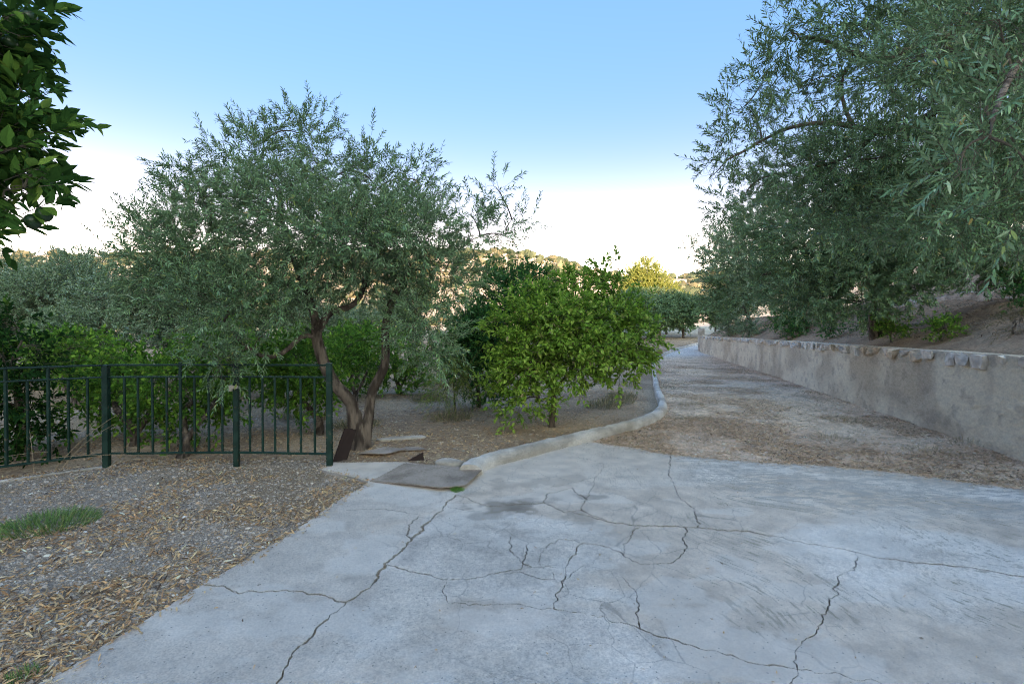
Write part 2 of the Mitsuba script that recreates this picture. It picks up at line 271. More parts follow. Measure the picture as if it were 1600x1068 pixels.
# gravel road between kerb and wall
ROAD = Polygon([tuple(p) for p in KERB[3:]] + [(32, 48), (22, 43.8), (18, 43.1), (15.4, 41.6), (14.5, 39.5)] + [tuple(p + [0.05, 0]) for p in WALL[7:2:-1]] + [(5.85, 4.8), (5.46, 4.52), (4.98, 4.9), (4.606, 5.19), (4.206, 5.53), (3.677, 5.8), (3.031, 5.98), (2.016, 6.37), (1.604, 6.85), (1.175, 7.13)])
def road_z(x, y):
    p = np.stack([x, y, 0 * x], -1)
    return gz(y) - 0.012 + 0.03 * fb(p / 1.2, 3, 21) + 0.014 * fb(p / 0.09, 2, 22)
struct('gravel_road', mikit.ply(sheet(ROAD, lambda x, y: max(0.045, 0.006 * math.hypot(x, y)), road_z, 2), 'mat_road', smooth=True))

# ---------------------------------------------------------------- cracked concrete yard: every slab between the cracks is a piece
SLAB = Polygon([(-3.15, -4), (-2.094, 1.93), (-2.05, 2.187), (-1.95, 2.557), (-1.865, 3.075), (-1.70, 3.779), (-1.56, 4.763), (-1.48, 5.245), (-2.164, 5.751), (-2.197, 6.06), (-1.25, 6.05), (-0.62, 5.75), (-0.42, 5.6), (-0.2, 6.05), (0.5, 6.8), (0.95, 7.25), (1.175, 7.2), (1.38, 7.02), (1.604, 6.9), (1.8, 6.62), (2.016, 6.44), (2.5, 6.2), (3.031, 6.05), (3.677, 5.86), (4.206, 5.6), (4.606, 5.24), (4.98, 4.96), (5.46, 4.6), (5.78, 4.7), (4.5, 0.0), (3.2, -4.8)])
v = np.stack([gx, gy, land(gx, gy)], -1).reshape(-1, 3)
v[shapely.contains_xy(SLAB.buffer(-0.2), v[:, 0], v[:, 1]), 2] = -0.02     # earth fills the cracks of the slab
i, j = np.meshgrid(np.arange(NU), np.arange(NR - 1), indexing='ij')
q = np.stack([i * NR + j, i * NR + j + 1, (i + 1) % NU * NR + j + 1, (i + 1) % NU * NR + j], -1).reshape(-1, 4)[:, ::-1]
struct('ground', mikit.ply((np.vstack([v, [[0, 0, -0.02]]]), np.vstack([q[:, [0, 1, 2]], q[:, [0, 2, 3]], np.stack([np.full(NU, len(v)), (np.arange(NU) + 1) % NU * NR, np.arange(NU) * NR], 1)])), 'mat_ground', smooth=True))

def chipped(poly, amp, seed):
    q = shapely.segmentize(poly, 0.03); xy = np.array(q.exterior.coords)[:-1]; z = np.c_[xy, 0 * xy[:, 0]]
    xy = xy + amp * np.stack([fb(z * 3, 2, seed) + fb(z * 11, 3, seed + 1), fb(z * 3, 2, seed + 2) + fb(z * 11, 3, seed + 3)], 1)
    return Polygon(xy).buffer(0)
SLAB = chipped(SLAB, 0.05, 91)
CRACKS = {
 'A': (.0065, [(-0.532, 4.821), (-0.609, 4.41), (-0.748, 3.72), (-0.822, 3.353), (-0.863, 3.051), (-0.938, 2.866), (-0.998, 2.642), (-1.019, 2.451), (-1.007, 2.187), (-0.99, 1.962), (-1.1, 0.6), (-1.3, -4.2)]),
 'B': (.0035, [(-1.90, 3.08), (-1.737, 3.035), (-1.593, 2.959), (-1.432, 2.997), (-1.323, 3.004), (-1.114, 2.952), (-0.938, 2.866)]),
 'C': (.005, [(0.516, 4.33), (0.773, 4.106), (1.014, 4.036), (1.304, 3.995), (1.59, 3.955), (1.851, 3.878), (2.103, 3.72), (2.352, 3.532), (2.564, 3.401), (2.834, 3.315), (3.209, 3.19), (3.673, 3.075), (5.6, 2.6)]),
 'D': (.0028, [(2.369, 3.52), (2.223, 3.306), (1.894, 3.012), (1.733, 2.799), (1.529, 2.585), (1.346, 2.401), (1.2, 2.187), (1.052, 1.962), (0.7, 1.0)]),
 'E': (.0045, [(-0.817, 3.34), (-0.61, 3.234), (-0.397, 3.156), (-0.237, 3.148), (-0.08, 3.199), (0.125, 3.306)]),
 'F': (.004, [(-0.36, 2.859), (-0.215, 2.853), (-0.036, 2.853), (0.071, 2.832), (0.229, 2.799), (0.413, 2.734), (0.609, 2.613), (0.761, 2.519), (0.895, 2.451), (1.052, 2.386), (1.14, 2.321), (1.266, 2.294)]),
 'G': (.0035, [(2.027, 6.5), (1.702, 5.538), (1.554, 4.763), (1.578, 4.41), (1.45, 3.982)]),
 'a': (.003, [(-0.014, 3.804), (0.0, 3.553), (0.051, 3.353), (0.049, 3.243)]),
 'b': (.003, [(0.101, 3.663), (0.063, 3.353), (0.125, 3.306), (0.29, 3.297)]),
 'c': (.003, [(0.509, 3.686), (0.39, 3.45), (0.323, 3.131), (0.259, 2.937), (0.229, 2.795)]),
 'd': (.0025, [(0.226, 3.596), (0.202, 3.353), (0.276, 3.131), (0.323, 3.107)]),
 'e': (.0025, [(0.323, 3.131), (0.556, 3.401), (0.768, 3.491)]),
 'f': (.0035, [(1.357, 3.995), (1.205, 3.553), (1.075, 3.353), (0.843, 3.353), (0.768, 3.491), (0.621, 3.663), (0.509, 3.686)]),
 'g': (.003, [(0.677, 3.208), (0.701, 3.012), (0.694, 2.799), (0.654, 2.596)]),
 'h': (.004, [(-0.604, 4.41), (-0.78, 4.283), (-0.811, 4.036), (-0.804, 3.878), (-0.74, 3.755)]),
 'i': (.003, [(-1.429, 4.378), (-1.111, 4.426), (-0.78, 4.283)]),
 'j': (.005, [(0.287, 4.58), (0.435, 4.33), (0.59, 4.394), (0.674, 4.669), (0.599, 5.024)]),
 'k': (.004, [(0.599, 5.024), (0.335, 4.86), (0.287, 4.58)]),
 'l': (.004, [(0.59, 4.394), (0.773, 4.106)]),
 'm': (.0025, [(-0.217, 4.33), (-0.56, 4.46)]),
 'n': (.0025, [(0.101, 3.663), (0.226, 3.596), (0.377, 3.755), (0.509, 3.686)]),
 'o': (.0025, [(-0.397, 3.156), (-0.422, 3.051), (-0.406, 2.937), (-0.36, 2.859)]),
 'p': (.0025, [(1.014, 4.036), (0.892, 3.84), (0.768, 3.491)]),
 'q': (.0025, [(0.882, 5.412), (0.778, 4.961), (0.674, 4.669)]),
 'r': (.0025, [(0.124, 4.961), (0.513, 5.11), (0.882, 5.412), (1.082, 5.952), (0.798, 6.365)]),
 's': (.003, [(-0.532, 4.821), (-0.226, 4.493), (0.287, 4.58)]),
 't': (.003, [(1.9, 2.0), (1.6, 2.2), (1.266, 2.294)]),
 'u': (.0025, [(-0.06, 3.2), (0.049, 3.243), (0.276, 3.131)]),
}
rng = np.random.default_rng(5)
gaps = []
for key, (hw, pts) in CRACKS.items():
    pts = np.array(pts, float); dd = np.r_[0, np.cumsum(np.hypot(*np.diff(pts, axis=0).T))]; sm = np.linspace(0, dd[-1], int(dd[-1] / 0.02) + 2); c = np.stack([np.interp(sm, dd, pts[:, 0]), np.interp(sm, dd, pts[:, 1])], 1)
    t = np.gradient(c, axis=0); nn = np.stack([-t[:, 1], t[:, 0]], 1); nn /= np.linalg.norm(nn, axis=1, keepdims=True)
    s = np.arange(len(c))[:, None] * 0.02
    q = np.c_[s, 0 * s + ord(key), 0 * s]
    off = 0.05 * fb(q * 4, 2, 31) + 0.035 * fb(q * 13, 2, 32) + 0.02 * fb(q * 32, 1, 34) + 0.003 * rng.standard_normal(len(c))
    off *= np.minimum(1, np.minimum(np.arange(len(c)), np.arange(len(c))[::-1]) / 4)
    c = c + nn * off[:, None]
    w = hw * np.clip(1.0 + 2.0 * fb(q * 5, 2, 33) + 0.3 * rng.standard_normal(len(c)), 0.3, 1.7)
    if len(key) and key in 'BEFGabcdeghimopqrstu': w[:3] *= 0.7
    gaps += [LineString(c[k:k + 2]).buffer(w[k], quad_segs=1) for k in range(len(c) - 1)]
gap = shapely.union_all(gaps)
pieces = shapely.difference(SLAB, gap)
pieces = sorted(pieces.geoms, key=lambda g: -g.area)
frag = []
def block(g, top, tilt):
    m = trimesh.creation.extrude_polygon(g, 0.06, engine='earcut'); v, f = np.array(m.vertices), np.array(m.faces)
    c = g.centroid; up = v[:, 2] > 0.03
    v[:, 2] = np.where(up, top + tilt[0] * (v[:, 0] - c.x) + tilt[1] * (v[:, 1] - c.y), -0.06)
    return v, f
labels['concrete_yard'] = {'kind': 'structure'}
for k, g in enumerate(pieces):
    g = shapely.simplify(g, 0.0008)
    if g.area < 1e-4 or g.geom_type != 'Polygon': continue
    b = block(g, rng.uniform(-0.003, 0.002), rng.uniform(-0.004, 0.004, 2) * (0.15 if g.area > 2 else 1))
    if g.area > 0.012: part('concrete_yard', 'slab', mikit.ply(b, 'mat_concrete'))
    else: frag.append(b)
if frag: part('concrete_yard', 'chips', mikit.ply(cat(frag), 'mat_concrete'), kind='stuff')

# ---------------------------------------------------------------- kerb
kc = curve(np.c_[KERB[:16], gz(KERB[:16, 1])], 0.05)
def sweep(path, prof, noise=0.0, seed=0, close=True, scale=None):
    """prof (k, 2): (sideways, up); swept along path, upright"""
    t = np.gradient(path, axis=0); t[:, 2] = 0; t = nrm(t); side = np.stack([t[:, 1], -t[:, 0], 0 * t[:, 0]], 1)
    n, k = len(path), len(prof)
    pr = prof[None] * (np.ones((n, 1, 1)) if scale is None else scale[:, None, :])
    v = path[:, None] + pr[..., :1] * side[:, None] + pr[..., 1:] * np.array([0, 0, 1.0])
    if noise: v = v + noise * np.stack([fb(v * 5, 4, seed), fb(v * 5, 4, seed + 9), fb(v * 5, 4, seed + 5)], -1)
    if noise: v = v + 0.4 * noise * np.stack([fb(v * 19, 3, seed + 2), fb(v * 19, 3, seed + 3), fb(v * 19, 3, seed + 4)], -1)
    v = v.reshape(-1, 3)
    i, j = np.meshgrid(np.arange(n - 1), np.arange(k if close else k - 1), indexing='ij')
    q = np.stack([i * k + j, i * k + (j + 1) % k, (i + 1) * k + (j + 1) % k, (i + 1) * k + j], -1).reshape(-1, 4)
    f = np.vstack([q[:, [0, 1, 2]], q[:, [0, 2, 3]]])
    if close:
        cap = np.array([[0, a + 1, a] for a in range(1, k - 1)]); f = np.vstack([f, cap, cap[:, ::-1] + (n - 1) * k])
    return v, f
prof = np.array([(-0.1, -0.08), (-0.1, 0.05), (-0.085, 0.085), (-0.05, 0.105), (0.03, 0.108), (0.07, 0.085), (0.095, 0.04), (0.105, -0.08)])[::-1]
sc = np.ones((len(kc), 2)); y_ = kc[:, 1]; sc[:, 0] = np.interp(y_, [5.4, 6.5, 8, 12], [1.25, 1.3, 1.0, 0.85]); sc[:, 1] = np.interp(y_, [5.4, 7, 12], [1.0, 1.15, 1.1])
k_ = thing('kerb', 'long pale concrete kerb curving along the left edge of the gravel road', 'kerb')
scene[k_] = mikit.ply(sweep(kc, prof, 0.045, 41, True, sc), 'mat_kerb', smooth=50)
rs = np.random.default_rng(77)
def rock(c, s, seed, n=2, amp=0.35, rz=0.0, pw=0.7):
    m = trimesh.creation.icosphere(subdivisions=n); d = np.array(m.vertices); p = np.sign(d) * np.abs(d) ** pw
    p = p * (1 + amp * 2 * fb(d * 1.1 + seed * 3.7, 3, seed))[:, None]
    R = np.array([[math.cos(rz), -math.sin(rz), 0], [math.sin(rz), math.cos(rz), 0], [0, 0, 1]])
    return (p * s) @ R.T + c, np.array(m.faces)
k_ = thing('kerb_stone', 'short rounded whitish kerb block between the metal plate and the curved kerb', 'stone')
scene[k_] = mikit.ply(rock((-0.72, 5.86, 0.03), (0.17, 0.1, 0.055), 3, 3, 0.15, -0.35), 'mat_kerb', smooth=True)

# ---------------------------------------------------------------- retaining wall and bank
wc = curve(np.c_[WALL, np.zeros(len(WALL))], 0.15); ws = np.r_[0, np.cumsum(np.linalg.norm(np.diff(wc, axis=0), axis=1))]
wt = nrm(np.gradient(wc, axis=0)); wn = np.stack([wt[:, 1], -wt[:, 0], 0 * wt[:, 0]], 1)        # wn points away from the road
def wall_top(y): return 1.205 + 0.0066 * np.clip(y, -6, 42)
W = thing('retaining_wall', 'long grey plastered retaining wall with a row of stones along its top edge', 'wall')
h = np.linspace(-0.1, 1, 15); rows = []
nW = len(wc); top = wall_top(wc[:, 1])
face = wc[:, None] + np.array([0, 0, 1.0]) * (np.where(h < 0, h, h * (top - 0.02)[:, None] if False else 0)[None, :, None] if False else 0)
zz = np.where(h[None] < 0, h[None] + gz(wc[:, 1])[:, None], gz(wc[:, 1])[:, None] * (1 - h[None]) + h[None] * (top[:, None] - 0.03))
V = np.repeat(wc[:, None], len(h), 1).copy(); V[..., 2] = zz
V += wn[:, None] * (0.05 * h[None, :, None] + 0.03 * fb(V / 0.9, 3, 51)[..., None] + 0.014 * fb(V / 0.12, 3, 52)[..., None])
capo = np.array([0.06, 0.12, 0.22, 0.32, 0.42, 0.5]); capz = np.array([-0.004, 0, 0.004, 0.0, -0.01, -0.5])
Cp = wc[:, None] + wn[:, None] * capo[None, :, None]; Cp[..., 2] = top[:, None] + capz[None]
Cp[..., 2] += 0.03 * fb(Cp / 0.3, 3, 53); V = np.concatenate([V, Cp], 1)
k = V.shape[1]; i, j = np.meshgrid(np.arange(nW - 1), np.arange(k - 1), indexing='ij')
q = np.stack([i * k + j, i * k + j + 1, (i + 1) * k + j + 1, (i + 1) * k + j], -1).reshape(-1, 4)[:, ::-1]
part(W, 'plaster_face', mikit.ply((V.reshape(-1, 3), np.vstack([q[:, [0, 1, 2]], q[:, [0, 2, 3]]])), 'mat_plaster', smooth=40))
s = 11.6; nst = 0; far_st = ([], [])
while s < ws[-1] - 6:
    w = rs.uniform(0.22, 0.46) * (1 if rs.random() > 0.12 else 1.25)
    c = np.array([np.interp(s + w / 2, ws, wc[:, a]) for a in range(2)] + [0]); nrm_ = np.array([np.interp(s + w / 2, ws, wn[:, a]) for a in range(3)])
    y = c[1]; hh = rs.uniform(0.15, 0.25) * (1.15 if y < 10 else 1); tone = rs.random()
    col = np.array([0.55, 0.49, 0.42]) * rs.uniform(0.8, 1.15) if tone < 0.6 else np.array([0.58, 0.46, 0.33]) * rs.uniform(0.8, 1.1) if tone < 0.8 else np.array([0.64, 0.59, 0.52])
    out = rs.uniform(0.0, 0.045)
    hull = trimesh.convex.convex_hull(np.sign(pp := rs.uniform(-1, 1, (13, 3))) * np.abs(pp) ** 0.55)
    for _ in range(3 if y < 14 else 2): hull = hull.subdivide()
    v, f = np.array(hull.vertices) * [w / 2, 0.1, hh / 2], np.array(hull.faces)
    v = v + 0.035 * np.stack([fb(v * 13 + nst, 3, nst), fb(v * 13 - nst, 3, nst + 5), fb(v * 13 + 2 * nst, 3, nst + 7)], -1)
    v = v + [0, 0, 0]; tt = np.array([nrm_[1] * -1, nrm_[0], 0]) * -1
    R = np.array([tt, nrm_, [0, 0, 1]]); v = v @ R + c + nrm_ * (0.095 - out) + [0, 0, wall_top(y) - hh / 2 + rs.uniform(-0.025, 0.01)]
    cc = np.clip(col[None] * (1.0 + 1.3 * fb(v * 14, 4, nst))[:, None], 0.03, 0.7)
    if y < 19: part(W, 'stone', mikit.ply((v, f), 'mat_stone', color=cc))
    else: far_st[0].append((v, f)); far_st[1].append(cc)
    nst += 1; s += w + rs.uniform(0.0, 0.05) + (0.25 if rs.random() < 0.08 and y < 12 else 0)
part(W, 'coping_stones', mikit.ply(cat(far_st[0]), 'mat_stone', color=np.vstack(far_st[1])), kind='stuff')
part(W, 'end_pier', mikit.ply(box((15.0, 40.6, 1.2), (0.5, 0.9, 1.75), -0.35, 0.03), 'mat_kerb'))

def bank_h(t, x, y):
    p = np.stack([x, y, 0 * x], -1)
    b = wall_top(y) - 0.03 + np.where(t < 3.45, 0.40 * np.maximum(t - 0.42, 0), 1.21 + 0.10 + 0.06 * (t - 3.45)) + np.maximum(t - 9, 0) * 0.42
    return b + np.clip((t - 0.45) / 0.6, 0, 1) * (0.3 * fb(p / 1.1, 3, 61) + 0.12 * fb(p / 0.25, 3, 62))
bt = np.r_[0.3, 0.44, np.arange(0.56, 3.4, 0.13), 3.42, 3.5, np.arange(3.7, 9, 0.35), np.geomspace(9, 46, 16)]
wb = wc[::2]; nb = wn[::2].copy()
ang = np.interp(wb[:, 1], [40, 44], [0, 0]); B = wb[:, None] + np.array([0.966, -0.259, 0]) * bt[None, :, None]
B[..., 2] = bank_h(bt[None], B[..., 0], B[..., 1]); B[:, 0 if False else 0, 2] -= 0.3
k = B.shape[1]; i, j = np.meshgrid(np.arange(len(wb) - 1), np.arange(k - 1), indexing='ij')
q = np.stack([i * k + j, i * k + j + 1, (i + 1) * k + j + 1, (i + 1) * k + j], -1).reshape(-1, 4)[:, ::-1]
def bank_col(p, n, uv):
    a = mikit.fbm(p.x * 0.9, p.y * 0.9, p.z * 0.9, 4); b = mikit.fbm(p.x * 6, p.y * 6, p.z * 6, 3); c = vnoise(p.x * 40, p.y * 40, p.z * 40)
    col = mikit.mix((0.2, 0.14, 0.095), (0.34, 0.24, 0.16), mikit.smoothstep(0.35, 0.65, a))
    return mikit.mix(col, (0.27, 0.21, 0.15), mikit.smoothstep(0.5, 0.75, b) * 0.6) * (0.65 + 0.7 * c)
scene['mat_bank'] = bump(principled(mikit.proc(bank_col), 0.95, 0.1), lambda p, n, uv: mikit.fbm(p.x * 14, p.y * 14, p.z * 14, 3), 0.05, 0.008)
struct('bank', mikit.ply((B.reshape(-1, 3), np.vstack([q[:, [0, 1, 2]], q[:, [0, 2, 3]]])), 'mat_bank', smooth=True))
def on_bank(x, y, lift=0.0):
    k = np.argmin(np.abs(wc[:, 1] - y - 0.27 * 3)); t = (x - np.interp(y + 0.2 * 2, wc[:, 1], wc[:, 0])) / 0.9
    t = max(0.5, t); return float(bank_h(np.array(t), np.array(float(x)), np.array(float(y)))) + lift
tl = wb[8:90] + np.array([0.966, -0.259, 0]) * 3.42; tl[:, 2] = bank_h(np.full(len(tl), 3.4), tl[:, 0], tl[:, 1]) + 0.02
k_ = thing('terrace_edging', 'low grey stone edging of the path above the earth bank', 'edging')
scene[k_] = mikit.ply(sweep(tl, np.array([(-0.12, -0.3), (-0.12, 0.1), (-0.06, 0.13), (0.1, 0.13), (0.13, -0.3)])[::-1], 0.06, 66), 'mat_kerb', smooth=40)

# ---------------------------------------------------------------- railing
Fn = thing('railing', 'dark green metal railing with upright bars in front of the olive tree', 'railing')
P0, P1, P2 = np.array([-2.106, 5.894]), np.array([-3.226, 5.98]), np.array([-4.692, 5.91]); dl = np.array([-1.0, -0.96]); P3 = P2 + dl * 1.7
def z3(p, z): return np.array([p[0], p[1], z])
for p, s, zt in ((P0, .062, 1.185), (P1, .056, 1.175), (P2, .064, 1.165)): part(Fn, 'post', mikit.ply(box(z3(p, (zt - 0.05) / 2), (s, s, zt + 0.05), 0.06, .004), 'mat_paint'))
def section(a, b, bars, tall, w):
    d = (b - a) / np.linalg.norm(b - a); A, Bq = a + d * 0.036, b - d * 0.036
    part(Fn, 'top_rail', mikit.ply(beam(z3(A, 1.158), z3(Bq, 1.158), .036, .02), 'mat_paint'))
    part(Fn, 'middle_rail', mikit.ply(beam(z3(A, 1.02), z3(Bq, 1.02), .03, .018), 'mat_paint'))
    part(Fn, 'bottom_rail', mikit.ply(beam(z3(A, .135), z3(Bq, .135), .036, .022), 'mat_paint'))
    for k, t in enumerate(bars):
        p = a + (b - a) * t; zt = 1.19 if k in tall and w < 1.6 else 1.148 if k in tall else 1.011
        part(Fn, 'bar', mikit.ply(beam(z3(p, .146), z3(p, zt), .026 if k in tall else .021, .026 if k in tall else .021, .002), 'mat_paint'))
section(P0, P1, [(515 - x) / 143 for x in (492.7, 471.5, 452, 432, 412.8, 393)], (), 1)
section(P1, P2, [(372 - x) / 207 for x in (349.4, 327.7, 305.2, 282.8, 261, 238.2, 215.4, 194)], (3,), 1)
section(P2, P3, [0.07 * k for k in range(1, 14)], (2, 4, 9), 2)
part(Fn, 'latch', mikit.ply(cat([box(z3(P1 + [0.0, -0.045], .9), (.09, .03, .035), 0, .004), box(z3(P1 + [-.035, -0.05], .89), (.03, .04, .07), 0, .004)]), 'mat_kerb'))
k_ = thing('railing_footing', 'thin pale concrete edging below the left end of the railing', 'edging')
scene[k_] = mikit.ply(beam(z3(P2 + [0.05, 0.08], -0.055), z3(P3 + [0.1, 0.12], -0.055), .07, .09, .01), 'mat_kerb')

# ---------------------------------------------------------------- plates on the ground
def solid_sheet(poly, res, zf, th):
    v, f = sheet(poly, lambda x, y: res, zf, 3); n = len(v)
    e = np.sort(np.vstack([f[:, [0, 1]], f[:, [1, 2]], f[:, [2, 0]]]), 1); un, c = np.unique(e, axis=0, return_counts=True); bd = un[c == 1]
    v2 = v - [0, 0, th]
    return np.vstack([v, v2]), np.vstack([f, f[:, ::-1] + n, np.stack([bd[:, 0], bd[:, 1], bd[:, 1] + n], 1), np.stack([bd[:, 0], bd[:, 1] + n, bd[:, 0] + n], 1)])
PL = Polygon([(-1.461, 5.245), (-1.248, 5.923), (-0.318, 5.512), (-0.456, 4.982), (-0.689, 4.9)])
ax = np.array([0.93, -0.37]); ay = np.array([0.37, 0.93])
def plate_z(x, y):
    u, w = x * ax[0] + y * ax[1], x * ay[0] + y * ay[1]
    rib = (np.abs(np.sin(u * np.pi / 0.045)) ** 2) * 0.006 * (0.6 + 0.4 * (np.sin(w * np.pi / 0.06) > -0.6))
    return 0.034 + 0.02 * np.cos((u + 2.4) * 2.6) + 0.012 * np.sin((w - 4.9) * 3) + 0 * rib
k_ = thing('metal_plate', 'ribbed brown metal plate lying bent over the drain', 'metal plate')
scene[k_] = mikit.ply(solid_sheet(PL, 0.02, plate_z, 0.006), 'mat_ribbed')
for pts, lab in (([(-1.95, 6.42), (-1.55, 6.36), (-1.36, 6.6), (-1.7, 6.78)], 'flat grey-brown metal sheet lying at the foot of the olive trunk'), ([(-1.5, 6.5), (-1.1, 6.64), (-1.22, 6.78), (-1.4, 6.76)], 'smaller grey metal sheet tucked behind the sheet at the olive trunk')):
    k_ = thing('metal_sheet', lab, 'metal sheet')
    scene[k_] = mikit.ply(solid_sheet(Polygon(pts), 0.03, lambda x, y, a=len(lab): 0.035 + 0.01 * np.sin(x * 5 + a), 0.005), 'mat_rust')
k_ = thing('rusty_sheet', 'dark rusted metal sheet leaning upright between railing post and olive trunk', 'metal sheet')
a_, b_, c_, d_ = [np.array(p) for p in ((-2.12, 6.05, 0.0), (-2.0, 6.1, 0.0), (-1.93, 6.34, 0.33), (-2.06, 6.3, 0.32))]
vv = np.array([a_, b_ + [0.03, 0, 0.02], c_, c_ + [-0.05, 0, 0.012], d_ + [0, 0, 0.035], d_]); tk = np.array([-0.01, 0.004, 0.004])
scene[k_] = mikit.ply((np.vstack([vv, vv + tk]), np.vstack([[(0, 1, 2), (0, 2, 3), (0, 3, 4), (0, 4, 5)], np.array([(0, 2, 1), (0, 3, 2), (0, 4, 3), (0, 5, 4)]) + 6, [(k, k + 6, (k + 1) % 6) for k in range(6)], [((k + 1) % 6, k + 6, (k + 1) % 6 + 6) for k in range(6)]])), 'mat_dark_rust')
k_ = thing('stone_slab', 'long pale flat stone lying in the litter behind the metal sheets', 'stone slab')
scene[k_] = mikit.ply(rock((-1.57, 7.3, 0.03), (0.36, 0.1, 0.03), 9, 3, 0.2, 0.35), 'mat_kerb', smooth=True)
k_ = thing('drain_grille', 'broken rusty corner of metal standing behind the ribbed plate', 'metal sheet')
scene[k_] = mikit.ply((np.array([(-1.22, 6.0, 0.03), (-1.04, 6.02, 0.03), (-1.05, 6.05, 0.12), (-1.23, 6.01, 0.03), (-1.04, 6.035, 0.03), (-1.055, 6.06, 0.12)]), np.array([(0, 1, 2), (3, 5, 4), (0, 3, 1), (1, 3, 4), (1, 4, 2), (2, 4, 5), (0, 2, 3), (2, 5, 3)])), 'mat_dark_rust')
O1C = [(-3.93, 6.3, 2.43, 0.76, 0.76, 0.54, 1), (-4.58, 6.5, 2.75, 0.41, 0.41, 0.3, 0.55), (-4.17, 6.7, 3.44, 0.39, 0.39, 0.35, 0.59), (-3.75, 6.4, 3.01, 0.52, 0.52, 0.44, 0.85), (-3.37, 6.6, 3.65, 0.53, 0.53, 0.45, 0.68), (-3.3, 6.8, 4.1, 0.35, 0.35, 0.31, 0.42), (-2.79, 6.9, 4.18, 0.43, 0.43, 0.4, 0.64), (-2.74, 6.1, 3.01, 0.7, 0.7, 0.56, 0.85), (-2.37, 6.8, 3.59, 0.51, 0.51, 0.51, 0.68), (-1.78, 6.8, 3.43, 0.51, 0.51, 0.47, 0.68), (-1.89, 6.9, 3.93, 0.2, 0.28, 0.28, 0.34), (-1.23, 6.8, 3.55, 0.35, 0.35, 0.31, 0.51), (-1.95, 6.0, 2.65, 0.75, 0.75, 0.52, 1.25), (-1.26, 6.3, 2.75, 0.62, 0.62, 0.51, 1), (-0.86, 6.6, 2.32, 0.41, 0.45, 0.45, 1.25), (-1.1, 6.5, 1.65, 0.49, 0.49, 0.49, 0.85), (-1.02, 6.5, 1.3, 0.27, 0.28, 0.28, 0.85), (-3.37, 6.0, 1.86, 0.62, 0.62, 0.45, 1), (-3.27, 5.75, 1.24, 0.28, 0.28, 0.28, 0.9), (-2.74, 6.1, 2.1, 0.6, 0.6, 0.39, 1), (-4.33, 6.3, 2.04, 0.4, 0.4, 0.32, 0.8), (-2.88, 5.9, 1.49, 0.24, 0.24, 0.2, 0.7), (-1.98, 6.9, 2.23, 0.75, 0.75, 0.32, 1.25), (-3.4, 7.8, 3.25, 1.17, 1.17, 0.81, 0.51), (-1.85, 7.8, 3.05, 1.08, 1.08, 0.72, 0.51), (-4.77, 7.5, 2.99, 0.69, 0.69, 0.61, 0.42), (-4.75, 6.4, 2.45, 0.29, 0.29, 0.18, 0.4), (-0.53, 6.6, 3.06, 0.34, 0.34, 0.19, 0.34), (-0.21, 6.6, 3.41, 0.23, 0.23, 0.19, 0.3), (0.0, 6.6, 2.99, 0.29, 0.29, 0.12, 0.3), (-0.41, 6.6, 2.77, 0.41, 0.41, 0.3, 0.5), (-0.08, 6.6, 2.77, 0.34, 0.34, 0.16, 0.2)]
R1C = [(4.9, 5.8, 4.9, 1.0, .9, .7, .6), (5.9, 6.2, 5.3, 1.2, 1, .9, .7), (5.2, 5.2, 4.2, .7, .6, .5, .7), (4.3, 5.0, 5.0, .7, .6, .5, .6), (2.5, 2.7, 2.54, 0.2, 0.2, 0.14, 0.6), (2.6, 2.7, 2.85, 0.2, 0.2, 0.19, 0.6), (2.27, 2.6, 2.33, 0.15, 0.15, 0.07, 0.5), (2.72, 2.7, 2.25, 0.24, 0.24, 0.2, 0.6), (3.33, 4, 3.75, 0.45, 0.45, 0.3, 0.6), (3.21, 3.4, 3.58, 0.38, 0.38, 0.21, 0.7), (3.88, 4, 3.16, 0.4, 0.4, 0.4, 0.9), (3.48, 4.6, 3.86, 0.4, 0.4, 0.34, 0.6), (3.93, 4.5, 2.59, 0.51, 0.51, 0.34, 0.9), (4.33, 4.4, 2.34, 0.39, 0.39, 0.28, 0.8), (3.61, 5.2, 4.56, 0.46, 0.46, 0.39, 0.6), (3.28, 5.4, 4.78, 0.37, 0.37, 0.3, 0.5), (3.02, 5.6, 4.79, 0.28, 0.35, 0.35, 0.4), (2.83, 5.7, 4.43, 0.32, 0.36, 0.36, 0.4), (2.63, 5.8, 4.09, 0.33, 0.33, 0.33, 0.4), (2.42, 5.9, 3.62, 0.3, 0.3, 0.26, 0.35), (2.29, 5.9, 3.33, 0.16, 0.16, 0.16, 0.3), (2.81, 5.8, 3.73, 0.4, 0.4, 0.33, 0.45), (2.68, 5.9, 3.11, 0.41, 0.41, 0.33, 0.5), (3.22, 5.7, 4.22, 0.46, 0.46, 0.39, 0.4), (3.18, 5.8, 3.41, 0.51, 0.51, 0.4, 0.6), (3.55, 5.5, 4.26, 0.45, 0.45, 0.41, 0.45), (3.56, 5.4, 3.34, 0.54, 0.54, 0.41, 0.8), (3.93, 5.1, 3.3, 0.57, 0.57, 0.45, 0.9), (4.79, 5.2, 3.14, 0.65, 0.65, 0.52, 1), (3.97, 5.4, 2.81, 0.61, 0.61, 0.41, 1), (3.48, 5.7, 2.88, 0.5, 0.5, 0.36, 0.8), (4.5, 5.4, 3.94, 0.61, 0.61, 0.47, 0.7), (5.23, 5.4, 4.41, 0.61, 0.61, 0.47, 0.9), (5.22, 5, 3.51, 0.75, 0.94, 0.94, 0.7)]
